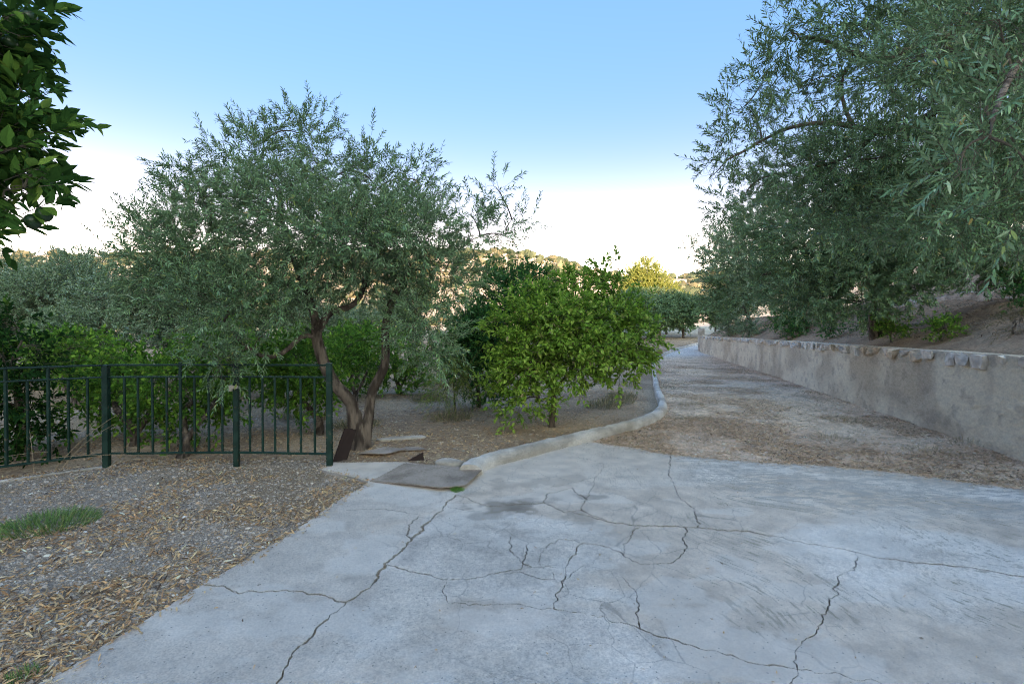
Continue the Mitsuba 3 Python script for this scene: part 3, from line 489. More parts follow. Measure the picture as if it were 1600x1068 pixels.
R2C = [(7.4, 10.8, 2.2, 0.8, 0.8, 0.45, 0.8), (6.6, 11.2, 2.15, 0.7, 0.7, 0.4, 0.7), (10.4, 10.6, 3.3, 0.9, 0.8, 0.7, 1), (7.2, 10.5, 3.65, 1.44, 1.44, 0.92, 1), (6.2, 10.8, 3.3, 1.08, 1.08, 0.81, 1), (8.22, 10.3, 3.22, 1.29, 1.29, 0.77, 1), (7.28, 10.6, 2.61, 1.32, 1.32, 0.66, 1), (6.18, 11, 2.52, 0.96, 0.96, 0.69, 0.9), (8.26, 10.5, 2.54, 0.92, 0.92, 0.46, 0.8), (9.38, 10.3, 3.09, 1.16, 1.16, 0.64, 1), (5.35, 11, 3.89, 0.82, 0.82, 0.82, 0.8), (7.16, 11.5, 4.99, 1.73, 1.73, 1.01, 0.8), (9.31, 11.5, 4.85, 1.87, 1.87, 1.01, 0.8)]
R3C = [(11.2, 19.5, 2.3, 0.9, 0.8, 0.6, 0.8), (12.4, 20.2, 3.6, 1.1, 1, 1, 0.9), (9.6, 20, 5.3, 0.9, 0.9, 0.8, 0.7), (8.73, 20, 4.59, 1.12, 1.25, 1.25, 1), (9.74, 20, 3.6, 1.25, 1.25, 1.25, 1), (11.0, 20.5, 4.16, 1.54, 1.54, 1.54, 1), (10.47, 21, 6.05, 1.31, 1.31, 1.31, 0.9), (8.69, 20.5, 5.95, 0.77, 1.02, 1.02, 0.6), (11.74, 20, 2.85, 1.25, 1.25, 0.88, 0.8)]
R4C = [(11.76, 29, 5.26, 1.09, 1.45, 1.45, 1), (12.67, 29, 3.82, 1.27, 1.27, 1.27, 1), (10.83, 28, 6.35, 0.88, 0.88, 0.77, 0.5), (9.6, 27.5, 5.92, 0.48, 0.48, 0.48, 0.3), (14.04, 30, 5.02, 1.31, 1.88, 1.88, 1), (11.41, 29, 3.64, 0.65, 0.94, 0.94, 0.8)]
L1C = [(0.4, 7.75, 1.15, 0.55, 0.35, 0.45, 0.9), (1.2, 7.75, 1.25, 0.55, 0.35, 0.42, 0.9), (0.75, 7.7, 1.75, 0.6, 0.35, 0.42, 0.9), (1.85, 8.0, 1.4, 0.4, 0.4, 0.4, 0.9), (0.83, 8.3, 1.6, 0.88, 0.9, 0.62, 0.9), (1.68, 8.4, 1.75, 0.55, 0.6, 0.55, 1), (0.1, 8.3, 1.54, 0.58, 0.62, 0.62, 1), (0.22, 8.0, 0.82, 0.5, 0.5, 0.4, 1), (0.12, 7.9, 0.42, 0.3, 0.3, 0.28, 0.7), (0.45, 7.85, 0.5, 0.2, 0.2, 0.25, 0.6), (0.95, 7.9, 1.0, 0.5, 0.5, 0.28, 0.9), (1.64, 8.2, 1.02, 0.5, 0.42, 0.36, 0.9), (2.12, 8.5, 1.33, 0.3, 0.42, 0.38, 0.6), (2.3, 8.5, 1.75, 0.17, 0.15, 0.12, 0.4), (1.06, 8.5, 2.17, 0.6, 0.5, 0.32, 0.8), (1.66, 8.5, 2.28, 0.26, 0.25, 0.26, 0.7), (1.4, 8.5, 2.42, 0.12, 0.12, 0.2, 0.5), (1.78, 8.5, 2.5, 0.1, 0.1, 0.16, 0.4), (0.5, 8.5, 2.07, 0.5, 0.4, 0.36, 0.9), (1.4, 8.5, 2.6, .06, .06, .22, 1.6), (1.72, 8.5, 2.62, .06, .06, .2, 1.6), (1.02, 8.5, 2.5, .08, .08, .2, 1.2), (0.6, 8.6, 2.42, .07, .07, .2, 1.2), (2.35, 8.4, 1.45, .12, .12, .1, .8), (0.83, 9.2, 1.55, 0.95, 0.8, 0.7, 0.5), (-0.2, 8.3, 0.7, 0.24, 0.28, 0.26, 0.6)]
C2C = [(-0.9, 10.4, 1.1, .6, .5, .6, 1), (-0.3, 10.2, 1.7, .6, .5, .5, 1), (-0.95, 10.4, 1.9, .45, .4, .4, .9), (-0.13, 10.5, 2.21, 0.72, 0.72, 0.66, 1), (-0.73, 10.6, 1.42, 0.66, 0.79, 0.79, 1), (-0.52, 10.4, 0.64, 0.59, 0.59, 0.52, 1), (0.27, 11, 2.52, 0.82, 0.82, 0.55, 1), (-0.41, 11, 2.79, 0.48, 0.48, 0.41, 0.7), (-1.06, 10.6, 1.02, 0.33, 0.46, 0.46, 0.7)]
NOC = [(-3.3, 2.5, 2.6, 0.42, 0.42, 0.4, 0.6), (-3.75, 2.8, 2.7, 0.45, 0.45, 0.42, 0.6), (-3.5, 2.2, 2.25, 0.4, 0.4, 0.35, 0.6), (-3.0, 2.7, 3.1, 0.4, 0.4, 0.35, 0.6), (-2.46, 2.35, 2.88, 0.18, 0.18, 0.16, 1), (-2.28, 2.3, 2.84, 0.1, 0.1, 0.09, 0.8), (-2.42, 2.35, 2.59, 0.18, 0.18, 0.16, 1), (-2.22, 2.3, 2.53, 0.11, 0.11, 0.07, 0.8), (-2.3, 2.3, 2.36, 0.19, 0.19, 0.13, 1), (-2.09, 2.25, 2.34, 0.08, 0.08, 0.04, 0.6), (-2.03, 2.2, 2.21, 0.08, 0.08, 0.04, 0.6), (-2.26, 2.25, 2.18, 0.15, 0.15, 0.11, 1), (-2.09, 2.2, 2.13, 0.09, 0.09, 0.05, 0.7), (-2.19, 2.2, 2.05, 0.08, 0.08, 0.05, 0.7), (-2.35, 2.25, 2.03, 0.06, 0.06, 0.06, 0.5), (-2.39, 2.25, 1.96, 0.07, 0.07, 0.07, 0.5), (-2.27, 2.2, 1.87, 0.08, 0.08, 0.04, 0.5), (-2.26, 2.35, 2.97, 0.06, 0.06, 0.06, 0.5), (-2.75, 2.4, 2.76, 0.27, 0.27, 0.27, 0.8), (-2.79, 2.4, 2.32, 0.27, 0.3, 0.3, 0.8)]
LCC = [(-6.05, 6.2, 1.22, 0.54, 0.54, 0.46, 1), (-6.34, 6.1, 0.61, 0.69, 0.69, 0.53, 1), (-5.9, 6.2, 0.6, 0.43, 0.46, 0.46, 1), (-5.89, 6.1, 0.23, 0.46, 0.46, 0.27, 1), (-5.79, 6.3, 1.02, 0.24, 0.24, 0.24, 0.8), (-6.22, 6.3, 1.61, 0.35, 0.35, 0.24, 0.8), (-6.88, 6.4, 1.37, 0.56, 0.64, 0.64, 1), (-5.77, 6.2, 1.38, 0.22, 0.22, 0.12, 0.5)]
B1C = [(-4.58, 6.9, 0.76, 0.52, 0.52, 0.39, 0.9), (-4.12, 7, 0.83, 0.44, 0.44, 0.39, 0.9), (-4.34, 6.8, 0.34, 0.43, 0.43, 0.26, 0.8), (-4.77, 6.8, 0.51, 0.3, 0.3, 0.3, 0.7), (-3.93, 6.9, 0.5, 0.26, 0.3, 0.3, 0.7)]
B2C = [(-5.56, 7.4, 0.8, 0.46, 0.46, 0.42, 0.9), (-5.8, 7.3, 0.62, 0.36, 0.46, 0.46, 0.9), (-5.37, 7.2, 0.32, 0.45, 0.45, 0.27, 0.8), (-5.95, 7.2, 0.41, 0.27, 0.32, 0.32, 0.6)]
B3C = [(-3.38, 8.2, 1.03, 0.56, 0.56, 0.51, 1), (-3.9, 8.2, 0.82, 0.51, 0.51, 0.51, 1), (-2.98, 8.2, 0.72, 0.46, 0.46, 0.41, 0.9), (-3.3, 8, 0.54, 0.55, 0.55, 0.28, 0.8), (-3.74, 8.3, 1.33, 0.31, 0.31, 0.26, 0.6)]
B5C = [(-3.09, 13, 0.91, 0.98, 0.98, 0.73, 1), (-2.28, 13, 0.75, 0.73, 0.73, 0.65, 1), (-3.74, 13, 0.59, 0.73, 0.73, 0.57, 0.9), (-2.86, 12.7, 0.37, 0.79, 0.79, 0.32, 0.8)]
B6C = [(-3.74, 11.5, 1.2, 0.72, 0.72, 0.5, 1), (-3.25, 11.8, 1.41, 0.59, 0.59, 0.41, 0.9), (-3.99, 11.4, 0.77, 0.57, 0.57, 0.43, 0.9)]
# ---------------------------------------------------------------- foliage
EYE = np.array([0, 0, 1.5])
def leaf_mesh(P, D, N, L, Wd, kind, col, rng):
    """one leaf per row; returns vertices (n, m, 3), faces (k, 3), colours (n, 3)"""
    D = nrm(D); S = nrm(np.cross(D, N)); U = np.cross(S, D); L = L[:, None]; w = Wd[:, None] / 2
    if kind == 'kite':
        fold = 0.35 * w
        v = [P, P + D * L * 0.45 + S * w + U * fold, P + D * L * 0.45 - S * w + U * fold, P + D * L - U * L * 0.08]
        f = [(0, 1, 3), (0, 3, 2)]
    elif kind == 'blade':
        fold = 0.25 * w; c = rng.uniform(-0.02, 0.14, (len(P), 1)) * L
        v = [P, P + D * L * 0.3 + S * w * 0.9 + U * (fold - c * 0.1), P + D * L * 0.3 - S * w * 0.9 + U * (fold - c * 0.1), P + D * L * 0.68 + S * w * 0.8 + U * (fold - c * 0.5), P + D * L * 0.68 - S * w * 0.8 + U * (fold - c * 0.5), P + D * L - U * c]
        f = [(0, 1, 2), (1, 3, 2), (2, 3, 4), (3, 5, 4)]
    else:
        fold = rng.uniform(0.1, 0.55, (len(P), 1)) * w; c = rng.uniform(0.0, 0.22, (len(P), 1)) * L
        v = [P, P + D * L * 0.08, P + D * L * 0.4 - U * c * 0.15, P + D * L * 0.75 - U * c * 0.55, P + D * L - U * c,
             P + D * L * 0.35 + S * w + U * (fold - c * 0.12), P + D * L * 0.35 - S * w + U * (fold - c * 0.12), P + D * L * 0.7 + S * w * 0.75 + U * (fold * 0.75 - c * 0.5), P + D * L * 0.7 - S * w * 0.75 + U * (fold * 0.75 - c * 0.5)]
        f = [(1, 5, 2), (2, 5, 7), (2, 7, 3), (3, 7, 4), (1, 2, 6), (2, 8, 6), (2, 3, 8), (3, 4, 8), (0, 5, 1), (0, 1, 6)][:8]
    return np.stack(v, 1), np.array(f), col
def flat(v, f, c):
    n, m, _ = v.shape
    return (v.reshape(-1, 3), (f[None] + (np.arange(n) * m)[:, None, None]).reshape(-1, 3)), np.repeat(c, m, 0)
OLIVE = dict(mat='mat_olive_leaf', kind='kite', shoot=(0.22, 0.42), pairs=11, L=0.076, W=0.0195, ang=(28, 62), up=0.45, droop=0.35, cols=[((.135, .235, .095), .5), ((.19, .305, .125), .28), ((.28, .37, .21), .14), ((.25, .31, .08), .08), ((.38, .27, .08), .006)])
OLIVE_NEAR = dict(OLIVE, kind='blade', L=0.072, W=0.0165)
OLIVE_PALE = dict(OLIVE, L=0.1, W=0.034, pairs=9, shoot=(0.3, 0.55), cols=[((.21, .285, .155), .5), ((.27, .345, .2), .3), ((.36, .42, .29), .15), ((.26, .31, .1), .05)])
OLIVE_FAR = dict(OLIVE, L=0.17, W=0.07, pairs=7, shoot=(0.5, 0.8))
CITRUS = dict(mat='mat_citrus_leaf', kind='broad', shoot=(0.18, 0.36), pairs=6, L=0.092, W=0.042, ang=(35, 75), up=0.4, droop=0.5, cols=[((.03, .075, .015), .5), ((.05, .12, .02), .28), ((.09, .19, .028), .18), ((.2, .24, .04), .03), ((.3, .22, .08), .008)])
LEMON = dict(CITRUS, L=0.105, W=0.048, cols=[((.19, .33, .048), .42), ((.29, .45, .065), .3), ((.42, .57, .11), .22), ((.5, .56, .14), .04), ((.45, .38, .2), .012)])
DARKC = dict(CITRUS, L=0.085, W=0.042, kind='blade', cols=[((.055, .15, .045), .6), ((.09, .21, .055), .3), ((.15, .3, .06), .1)])
ORANGE = dict(CITRUS, L=0.095, W=0.042, pairs=6, ang=(30, 65), shoot=(.14, .26), cols=[((.05, .115, .026), .55), ((.085, .17, .034), .28), ((.15, .26, .045), .12), ((.22, .32, .06), .05)])
GROVE = dict(CITRUS, L=0.09, W=0.046, pairs=5, kind='blade', cols=[((.1, .21, .032), .5), ((.17, .32, .044), .3), ((.29, .45, .06), .2)])
def pick_colours(st, n, rng):
    w = np.array([k for _, k in st['cols']]); c = np.array([k for k, _ in st['cols']])[rng.choice(len(w), n, p=w / w.sum())]
    return np.clip(c * np.exp(rng.normal(0, 0.16, (n, 1))), 0.004, 0.8)
def shoots(P, D, st, rng, leafy=1.0):
    """leaves set in crossed pairs along curved shoots; returns leaf rows and the shoots' lines"""
    n = len(P); m = st['pairs']; L = rng.uniform(*st['shoot'], n)
    D = nrm(D); g = np.zeros((n, 3)); g[:, 2] = -st['droop'] * rng.uniform(0.2, 1.3, n); g += rng.normal(0, 0.25, (n, 3))
    t = (np.arange(m) + 0.6) / m; t = 0.12 + 0.88 * t
    pos = P[:, None] + (D[:, None] * t[None, :, None] + g[:, None] * (t ** 2)[None, :, None] * 0.5) * L[:, None, None]
    tan = nrm(D[:, None] + g[:, None] * t[None, :, None])
    a = nrm(np.cross(tan, rng.normal(0, 1, (n, 1, 3)) + [0, 0, 0.6])); b = np.cross(tan, a)
    rows = []
    for side in (0, 1):
        phi = np.arange(m)[None] * (np.pi / 2 if st['kind'] != 'broad' else 2.4) + side * np.pi + rng.normal(0, 0.35, (n, m))
        if st['kind'] == 'broad' and side: phi = phi + 0.9
        rad = np.cos(phi)[..., None] * a + np.sin(phi)[..., None] * b
        an = np.radians(rng.uniform(*st['ang'], (n, m)))[..., None] * (1.05 - 0.35 * t[None, :, None])
        d = tan * np.cos(an) + rad * np.sin(an) + [0, 0, -0.05]
        nn = nrm(np.cross(np.cross(d, [0, 0, 1.0]), d) + 0.5 * rng.normal(0, 1, d.shape) + 0.4 * tan)
        keep = rng.random((n, m)) < leafy
        le = st['L'] * rng.uniform(0.65, 1.15, (n, m)) * (1.05 - 0.3 * t[None] ** 3)
        rows.append((pos[keep], d[keep], nn[keep], le[keep], (le * st['W'] / st['L'] * rng.uniform(0.8, 1.15, (n, m)))[keep]))
    line = np.stack([P, P + (D + g * 0.5) * L[:, None]], 1)
    return [np.concatenate(x) for x in zip(*rows)], line
LEAVES = 0
def foliage(clumps, st, K, rng, spread=0.5):
    P, D = [], []
    for (x, y, z, rx, ry, rz, dn) in clumps:
        n = max(3, int(dn * K * (rx * ry * rz) ** (2 / 3)))
        d = nrm(rng.normal(0, 1, (n, 3))); r = rng.random(n) ** (1 / 2.4) * (1 + 0.22 * rng.standard_normal(n).clip(-1.5, 1.2) * spread)
        P.append(np.array([x, y, z]) + d * r[:, None] * np.array([rx, ry, rz]) * 0.92)
        D.append(d * np.array([1, 1, 0.8]) * 0.8 + [0, 0, st['up']] + 0.45 * rng.normal(0, 1, (n, 3)))
    return np.vstack(P), np.vstack(D)
def skeleton(nodes, clumps, rng, r0=0.02):
    """limbs from the nearest wood to every clump, then thin branches inside each clump"""
    nodes = [np.asarray(n, float) for n in nodes]; S = np.vstack(nodes); ms = []; C = np.array([c[:3] for c in clumps]); R = np.array([max(c[3:6]) for c in clumps])
    todo = list(range(len(C)))
    while todo:
        dist = [np.min(np.linalg.norm(S - C[k], axis=1) + 0.4 * np.maximum(S[:, 2] - C[k, 2], 0)) for k in todo]
        k = todo.pop(int(np.argmin(dist)))
        a = S[np.argmin(np.linalg.norm(S - C[k], axis=1) + 0.4 * np.maximum(S[:, 2] - C[k, 2], 0))]
        b = C[k]; L = np.linalg.norm(b - a); mid = (a + b) / 2 + rng.normal(0, 0.1, 3) * L + [0, 0, 0.1 * L]
        p = curve([a, mid, b], max(0.05, L / 8)); r = r0 * (0.5 + 0.7 * min(1.5, R[k]))
        ms.append(tube(p, np.linspace(r, r * 0.4, len(p)), 6, 0.2, k, False)); S = np.vstack([S, p[1:]])
        n = 9; d = nrm(rng.normal(0, 1, (n, 3)) + [0, 0, 0.3]); e = b + d * np.array(clumps[k][3:6]) * rng.uniform(0.6, 0.95, (n, 1))
        s = p[rng.integers(len(p) // 2, len(p), n)]
        q = np.stack([s, s * 0.6 + e * 0.4 + rng.normal(0, 0.06, (n, 3)) * R[k], s * 0.25 + e * 0.75 + rng.normal(0, 0.05, (n, 3)) * R[k], e], 1)
        ms.append(thin_tubes(q, r * 0.3, 0.3))
    return cat(ms)
def tree(name, label, category, clumps, st, K, seed, stems=(), limbs=(), group=None, leaf_parts=0, leafy=1.0, bark='mat_bark', r0=0.02, twigs=True, extra=None):
    """a tree or shrub: trunk, limbs, branches and a crown of single leaves on curved shoots"""
    global LEAVES
    rng = np.random.default_rng(seed); k = thing(name, label, category, group)
    nodes, tm = [], []
    for pts, ra, rb, ns in stems:
        p = curve(pts, 0.06); nodes.append(p[len(p) // 3:]); t = np.linspace(0, 1, len(p))
        r = ra + (rb - ra) * t + ra * 0.55 * np.exp(-t * len(p) * 0.06 / 0.13)
        tm.append(tube(p, r, ns, 0.28, seed + len(tm)))
    if tm: part(k, 'trunk', mikit.ply(cat(tm), bark, smooth=True))
    for n, (pts, ra, rb) in enumerate(limbs):
        p = curve(pts, 0.07); nodes.append(p)
        part(k, 'limb', mikit.ply(tube(p, np.linspace(ra, rb, len(p)), 9, 0.22, seed + 20 + n), bark, smooth=True))
    P, D = foliage(clumps, st, K, rng)
    rows, line = shoots(P, D, st, rng, leafy)
    if nodes and twigs:
        sk = skeleton(nodes, clumps, rng, r0)
        part(k, 'branches', mikit.ply(cat([sk, thin_tubes(line, 0.0022 if st['L'] < 0.1 else 0.004, 0.4)]), 'mat_twig'), kind='stuff')
    col = pick_colours(st, len(rows[0]), rng)
    v, f, c = leaf_mesh(*rows, st['kind'], col, rng)
    LEAVES += len(v)
    if leaf_parts:
        q = rows[0] - EYE; d = np.linalg.norm(q, axis=1); inf = (np.abs(q[:, 0] / np.maximum(q[:, 1], .1)) < 0.98) & (np.abs(q[:, 2] / np.maximum(q[:, 1], .1)) < 0.64) & (q[:, 1] > 0.5)
        big = np.argsort(-np.where(inf, rows[3] / d, 0))[:leaf_parts]
        for b in big: part(k, 'leaf', mikit.ply((v[b], f), st['mat'], color=np.repeat(c[b:b + 1], v.shape[1], 0)))
        keep = np.ones(len(v), bool); keep[big] = False; v, c = v[keep], c[keep]
    m, cc = flat(v, f, c)
    part(k, 'crown', mikit.ply(m, st['mat'], color=cc), kind='stuff')
    return k
def fruit(k, spots, r, col, seed=0):
    for n, s in enumerate(spots):
        m = trimesh.creation.icosphere(subdivisions=2); v = np.array(m.vertices) * [1, 1, 1.04]
        v = v * (1 + 0.05 * fb(v * 2 + n, 2, n))[:, None] * r + s
        part(k, 'fruit', mikit.ply((v, np.array(m.faces)), 'mat_fruit', smooth=True, color=np.tile(np.array(col) * (0.85 + 0.3 * ((n * 7) % 5) / 5), (len(v), 1))))
scene['mat_fruit'] = two(principled(VCOL, 0.35, 0.5))

# the olive in the middle
tree('olive_tree', 'large grey-green olive tree with two leaning trunks just behind the railing', 'olive tree', O1C, OLIVE, 780, 1,
     stems=[([(-2.03, 6.8, -0.08), (-2.07, 6.79, 0.2), (-2.1, 6.78, 0.38), (-2.13, 6.75, 0.61), (-2.28, 6.7, 0.82), (-2.39, 6.68, 1.02), (-2.49, 6.65, 1.28), (-2.52, 6.6, 1.64)], .092, .066, 14),
            ([(-1.95, 6.8, -0.08), (-1.95, 6.81, 0.2), (-1.92, 6.83, 0.43), (-1.86, 6.88, 0.8), (-1.73, 6.9, 1.06), (-1.71, 6.9, 1.47), (-1.6, 6.8, 1.92), (-1.32, 6.6, 2.36)], .072, .042, 12),
            ([(-2.0, 6.74, -0.1), (-2.01, 6.76, 0.25), (-2.05, 6.8, 0.5)], .085, .04, 12)],
     limbs=[([(-2.51, 6.6, 1.56), (-2.44, 6.6, 1.66), (-2.32, 6.6, 1.81), (-2.12, 6.65, 1.87), (-1.92, 6.7, 2.2), (-1.75, 6.7, 2.62)], .05, .025),
            ([(-2.52, 6.6, 1.58), (-2.6, 6.6, 1.95), (-2.68, 6.5, 2.26), (-2.84, 6.5, 2.67), (-2.91, 6.5, 3.31)], .055, .02),
            ([(-2.5, 6.62, 1.42), (-2.61, 6.55, 1.5), (-2.67, 6.5, 1.48), (-2.77, 6.4, 1.36), (-2.95, 6.2, 1.24), (-3.13, 6.1, 1.34), (-3.43, 6.1, 1.68)], .035, .018),
            ([(-2.6, 6.6, 1.95), (-3.0, 6.6, 2.2), (-3.5, 6.5, 2.3), (-4.1, 6.5, 2.6)], .035, .014)], r0=0.016)

# lemon tree and the darker citrus behind it
k_ = tree('lemon_tree', 'bright green lemon tree on a short trunk inside the curve of the kerb', 'lemon tree', L1C, LEMON, 500, 2,
     stems=[([(0.66, 8.37, -0.1), (0.65, 8.36, 0.15), (0.68, 8.35, 0.42), (0.66, 8.35, 0.75), (0.75, 8.35, 1.1)], .055, .04, 10)],
     limbs=[([(0.67, 8.35, 0.6), (0.95, 8.3, 0.9), (1.3, 8.4, 1.2), (1.7, 8.4, 1.6)], .03, .012), ([(0.66, 8.35, 0.65), (0.4, 8.25, 0.9), (0.1, 8.3, 1.4)], .03, .012)], leaf_parts=300)
fruit(k_, [(1.68, 7.95, 0.62), (0.12, 7.6, 1.1), (0.75, 7.5, 0.95), (0.42, 7.5, 1.35), (1.2, 7.75, 1.0), (0.05, 7.7, 0.8)], 0.034, (.12, .22, .03))
tree('citrus_tree', 'dark green citrus tree behind the left side of the lemon tree', 'citrus tree', C2C, DARKC, 520, 3,
     stems=[([(-0.74, 10.7, -0.1), (-0.7, 10.7, 0.3), (-0.75, 10.65, 0.7), (-0.6, 10.6, 1.2)], .05, .035, 9)])
FEATHER = dict(OLIVE, mat='mat_citrus_leaf', L=0.05, W=0.011, shoot=(0.45, 0.9), pairs=22, up=1.6, droop=0.0, cols=[((.07, .14, .035), .6), ((.11, .19, .05), .4)])
tree('almond_tree', 'slender young tree with upright feathery shoots above the lemon tree', 'tree', [(0.35, 11.6, 2.35, .45, .4, .35, 1), (0.75, 11.6, 2.4, .35, .4, .3, 1), (1.35, 11.6, 2.35, .4, .4, .3, .9), (0.2, 11.5, 2.75, .3, .3, .3, .8), (-0.2, 11.6, 2.6, .3, .3, .3, .8)], FEATHER, 330, 4,
     stems=[([(0.6, 11.7, -0.1), (0.55, 11.7, 0.8), (0.5, 11.6, 1.7)], .04, .025, 8)])
FENNEL = dict(FEATHER, L=0.07, W=0.008, shoot=(0.3, 0.55), pairs=16, up=0.2, droop=1.4, cols=[((.32, .38, .07), .5), ((.2, .32, .07), .3), ((.42, .38, .12), .2)])
tree('fennel_bush', 'yellow-green feathery bush drooping left of the dark citrus tree', 'bush', [(-1.1, 9.6, 0.66, .34, .3, .24, 1), (-1.28, 9.5, 0.42, .24, .25, .22, .9), (-0.92, 9.6, 0.82, .27, .25, .14, .8)], FENNEL, 800, 5,
     stems=[([(-1.12, 10.1, -0.05), (-1.13, 10.05, 0.3), (-1.15, 10.0, 0.6)], .018, .01, 6)])

# the near orange tree whose boughs enter the frame at the top left
k_ = tree('orange_tree', 'near orange tree with dark glossy leaves and green fruit entering at the top left', 'orange tree', NOC, ORANGE, 1300, 6,
     stems=[([(-3.7, 2.6, -0.1), (-3.68, 2.6, 0.6), (-3.6, 2.55, 1.3), (-3.4, 2.5, 1.9)], .085, .05, 10)],
     limbs=[([(-3.5, 2.52, 1.6), (-3.1, 2.45, 2.1), (-2.75, 2.4, 2.5), (-2.35, 2.35, 2.75)], .035, .012), ([(-3.4, 2.5, 1.9), (-3.0, 2.45, 2.5), (-2.6, 2.35, 2.9)], .03, .012), ([(-3.1, 2.45, 2.1), (-2.6, 2.35, 2.15), (-2.25, 2.25, 2.3)], .02, .008), ([(-3.5, 2.52, 1.6), (-3.1, 2.4, 1.75), (-2.6, 2.3, 1.85), (-2.2, 2.2, 1.88)], .015, .006)], leaf_parts=300, r0=0.01)
fruit(k_, [(-2.2, 2.35, 2.95), (-2.3, 2.36, 2.84), (-2.24, 2.34, 2.46), (-2.2, 2.33, 2.2), (-2.1, 2.32, 2.2), (-2.1, 2.25, 2.0), (-2.05, 2.25, 2.03)], 0.032, (.022, .055, .014))

# citrus at the left end of the railing and the grove behind it
tree('citrus_tree', 'dense dark citrus tree behind the left end of the railing, leafy down to the ground', 'citrus tree', LCC, dict(DARKC, cols=[((.022, .06, .016), .55), ((.04, .1, .02), .3), ((.1, .18, .03), .15)]), 340, 7,
     stems=[([(-6.3, 6.6, -0.1), (-6.25, 6.5, 0.4), (-6.2, 6.4, 0.9)], .06, .04, 9)])
for q, (C, base, lab, sd) in enumerate([(B1C, (-4.15, 6.4), 'low citrus tree with a forked trunk behind the middle of the railing', 8), (B2C, (-5.15, 6.9), 'small citrus tree behind the railing, beside its left corner post', 9),
        (B3C, (-2.99, 7.83), 'round citrus tree behind the right railing panel, left of the olive trunk', 10), (B5C, (-2.9, 13.0), 'citrus tree seen far back to the right of the olive trunks', 11), (B6C, (-3.6, 11.6), 'bright citrus tree seen between the two olive trunks', 12)]):
    c = np.mean([x[:3] for x in C], 0); bx, by = base
    st_ = [([(bx, by, -0.1), (bx + 0.02, by + 0.05, 0.18), (bx * .7 + c[0] * .3, by * .7 + c[1] * .3, 0.36), (c[0] + 0.05, c[1], 0.62)], .055, .035, 9), ([(bx, by, 0.1), (bx + 0.12, by + 0.1, 0.32), (c[0] + 0.35, c[1] + 0.1, 0.68)], .035, .022, 8)]
    tree('citrus_tree', lab, 'citrus tree', C, GROVE, 480 if q < 3 else 330, sd, stems=st_)
def round_clumps(c, r, n, rng, squash=0.8):
    d = nrm(rng.normal(0, 1, (n, 3))); d[:, 2] *= squash; o = rng.uniform(0.3, 0.72, (n, 1)) * r
    return [(*(np.array(c) + d[k] * o[k]), *(r * rng.uniform(0.32, 0.5) * np.array([1, 1, 0.8])), rng.uniform(0.7, 1)) for k in range(n)]
def simple_tree(name, label, category, x, y, zb, zc, r, st, K, seed, n=12, group=None, tr=0.08, z0=None, **kw):
    rng = np.random.default_rng(seed); cl = round_clumps((x, y, zc), r, n, rng)
    b = rng.uniform(-0.25, 0.25, 2)
    stems = [([(x + b[0], y + b[1], zb - 0.15), (x + b[0] * .6, y + b[1] * .5, zb + (zc - zb) * .3), (x, y, zb + (zc - zb) * .65)], tr, tr * .6, 8)]
    limbs = [([(x, y, zb + (zc - zb) * .5), (x + r * .25 * s, y + r * .1, zb + (zc - zb) * .8), (x + r * .45 * s, y + r * .1 * s, zc + r * .1)], tr * .5, tr * .25) for s in (-1, 1)]
    return tree(name, label, category, cl, st, K, seed, stems=stems, limbs=limbs, group=group, **kw)
# more of the citrus grove, between the trunks
for n, (x, y, zc, r) in enumerate([(-5.6, 9.6, 0.95, .95), (-4.9, 11.5, 1.0, 1.0), (-7.2, 9.0, 0.95, .95), (-6.8, 12.5, 1.1, 1.1), (-1.6, 16.2, 1.0, 1.1), (-4.6, 15.5, 1.1, 1.2), (-9.4, 11.0, 1.1, 1.1), (-0.6, 19.5, 1.1, 1.2)]):
    simple_tree('citrus_tree', ['citrus tree glimpsed between the bars of the middle railing panel', 'citrus tree deep in the grove behind the middle of the railing', 'citrus tree behind the left corner post of the railing', 'citrus tree far behind the left corner post of the railing', 'farthest citrus tree between olive trunk and dark citrus tree', 'citrus tree deep in the grove behind the olive trunks', 'citrus tree in the grove behind the dark citrus tree at far left', 'citrus tree deep behind the yellow-green feathery bush'][n], 'citrus tree', x, y, 0, zc, r, dict(GROVE, L=0.1, W=0.052), 240, 30 + n, tr=0.06)
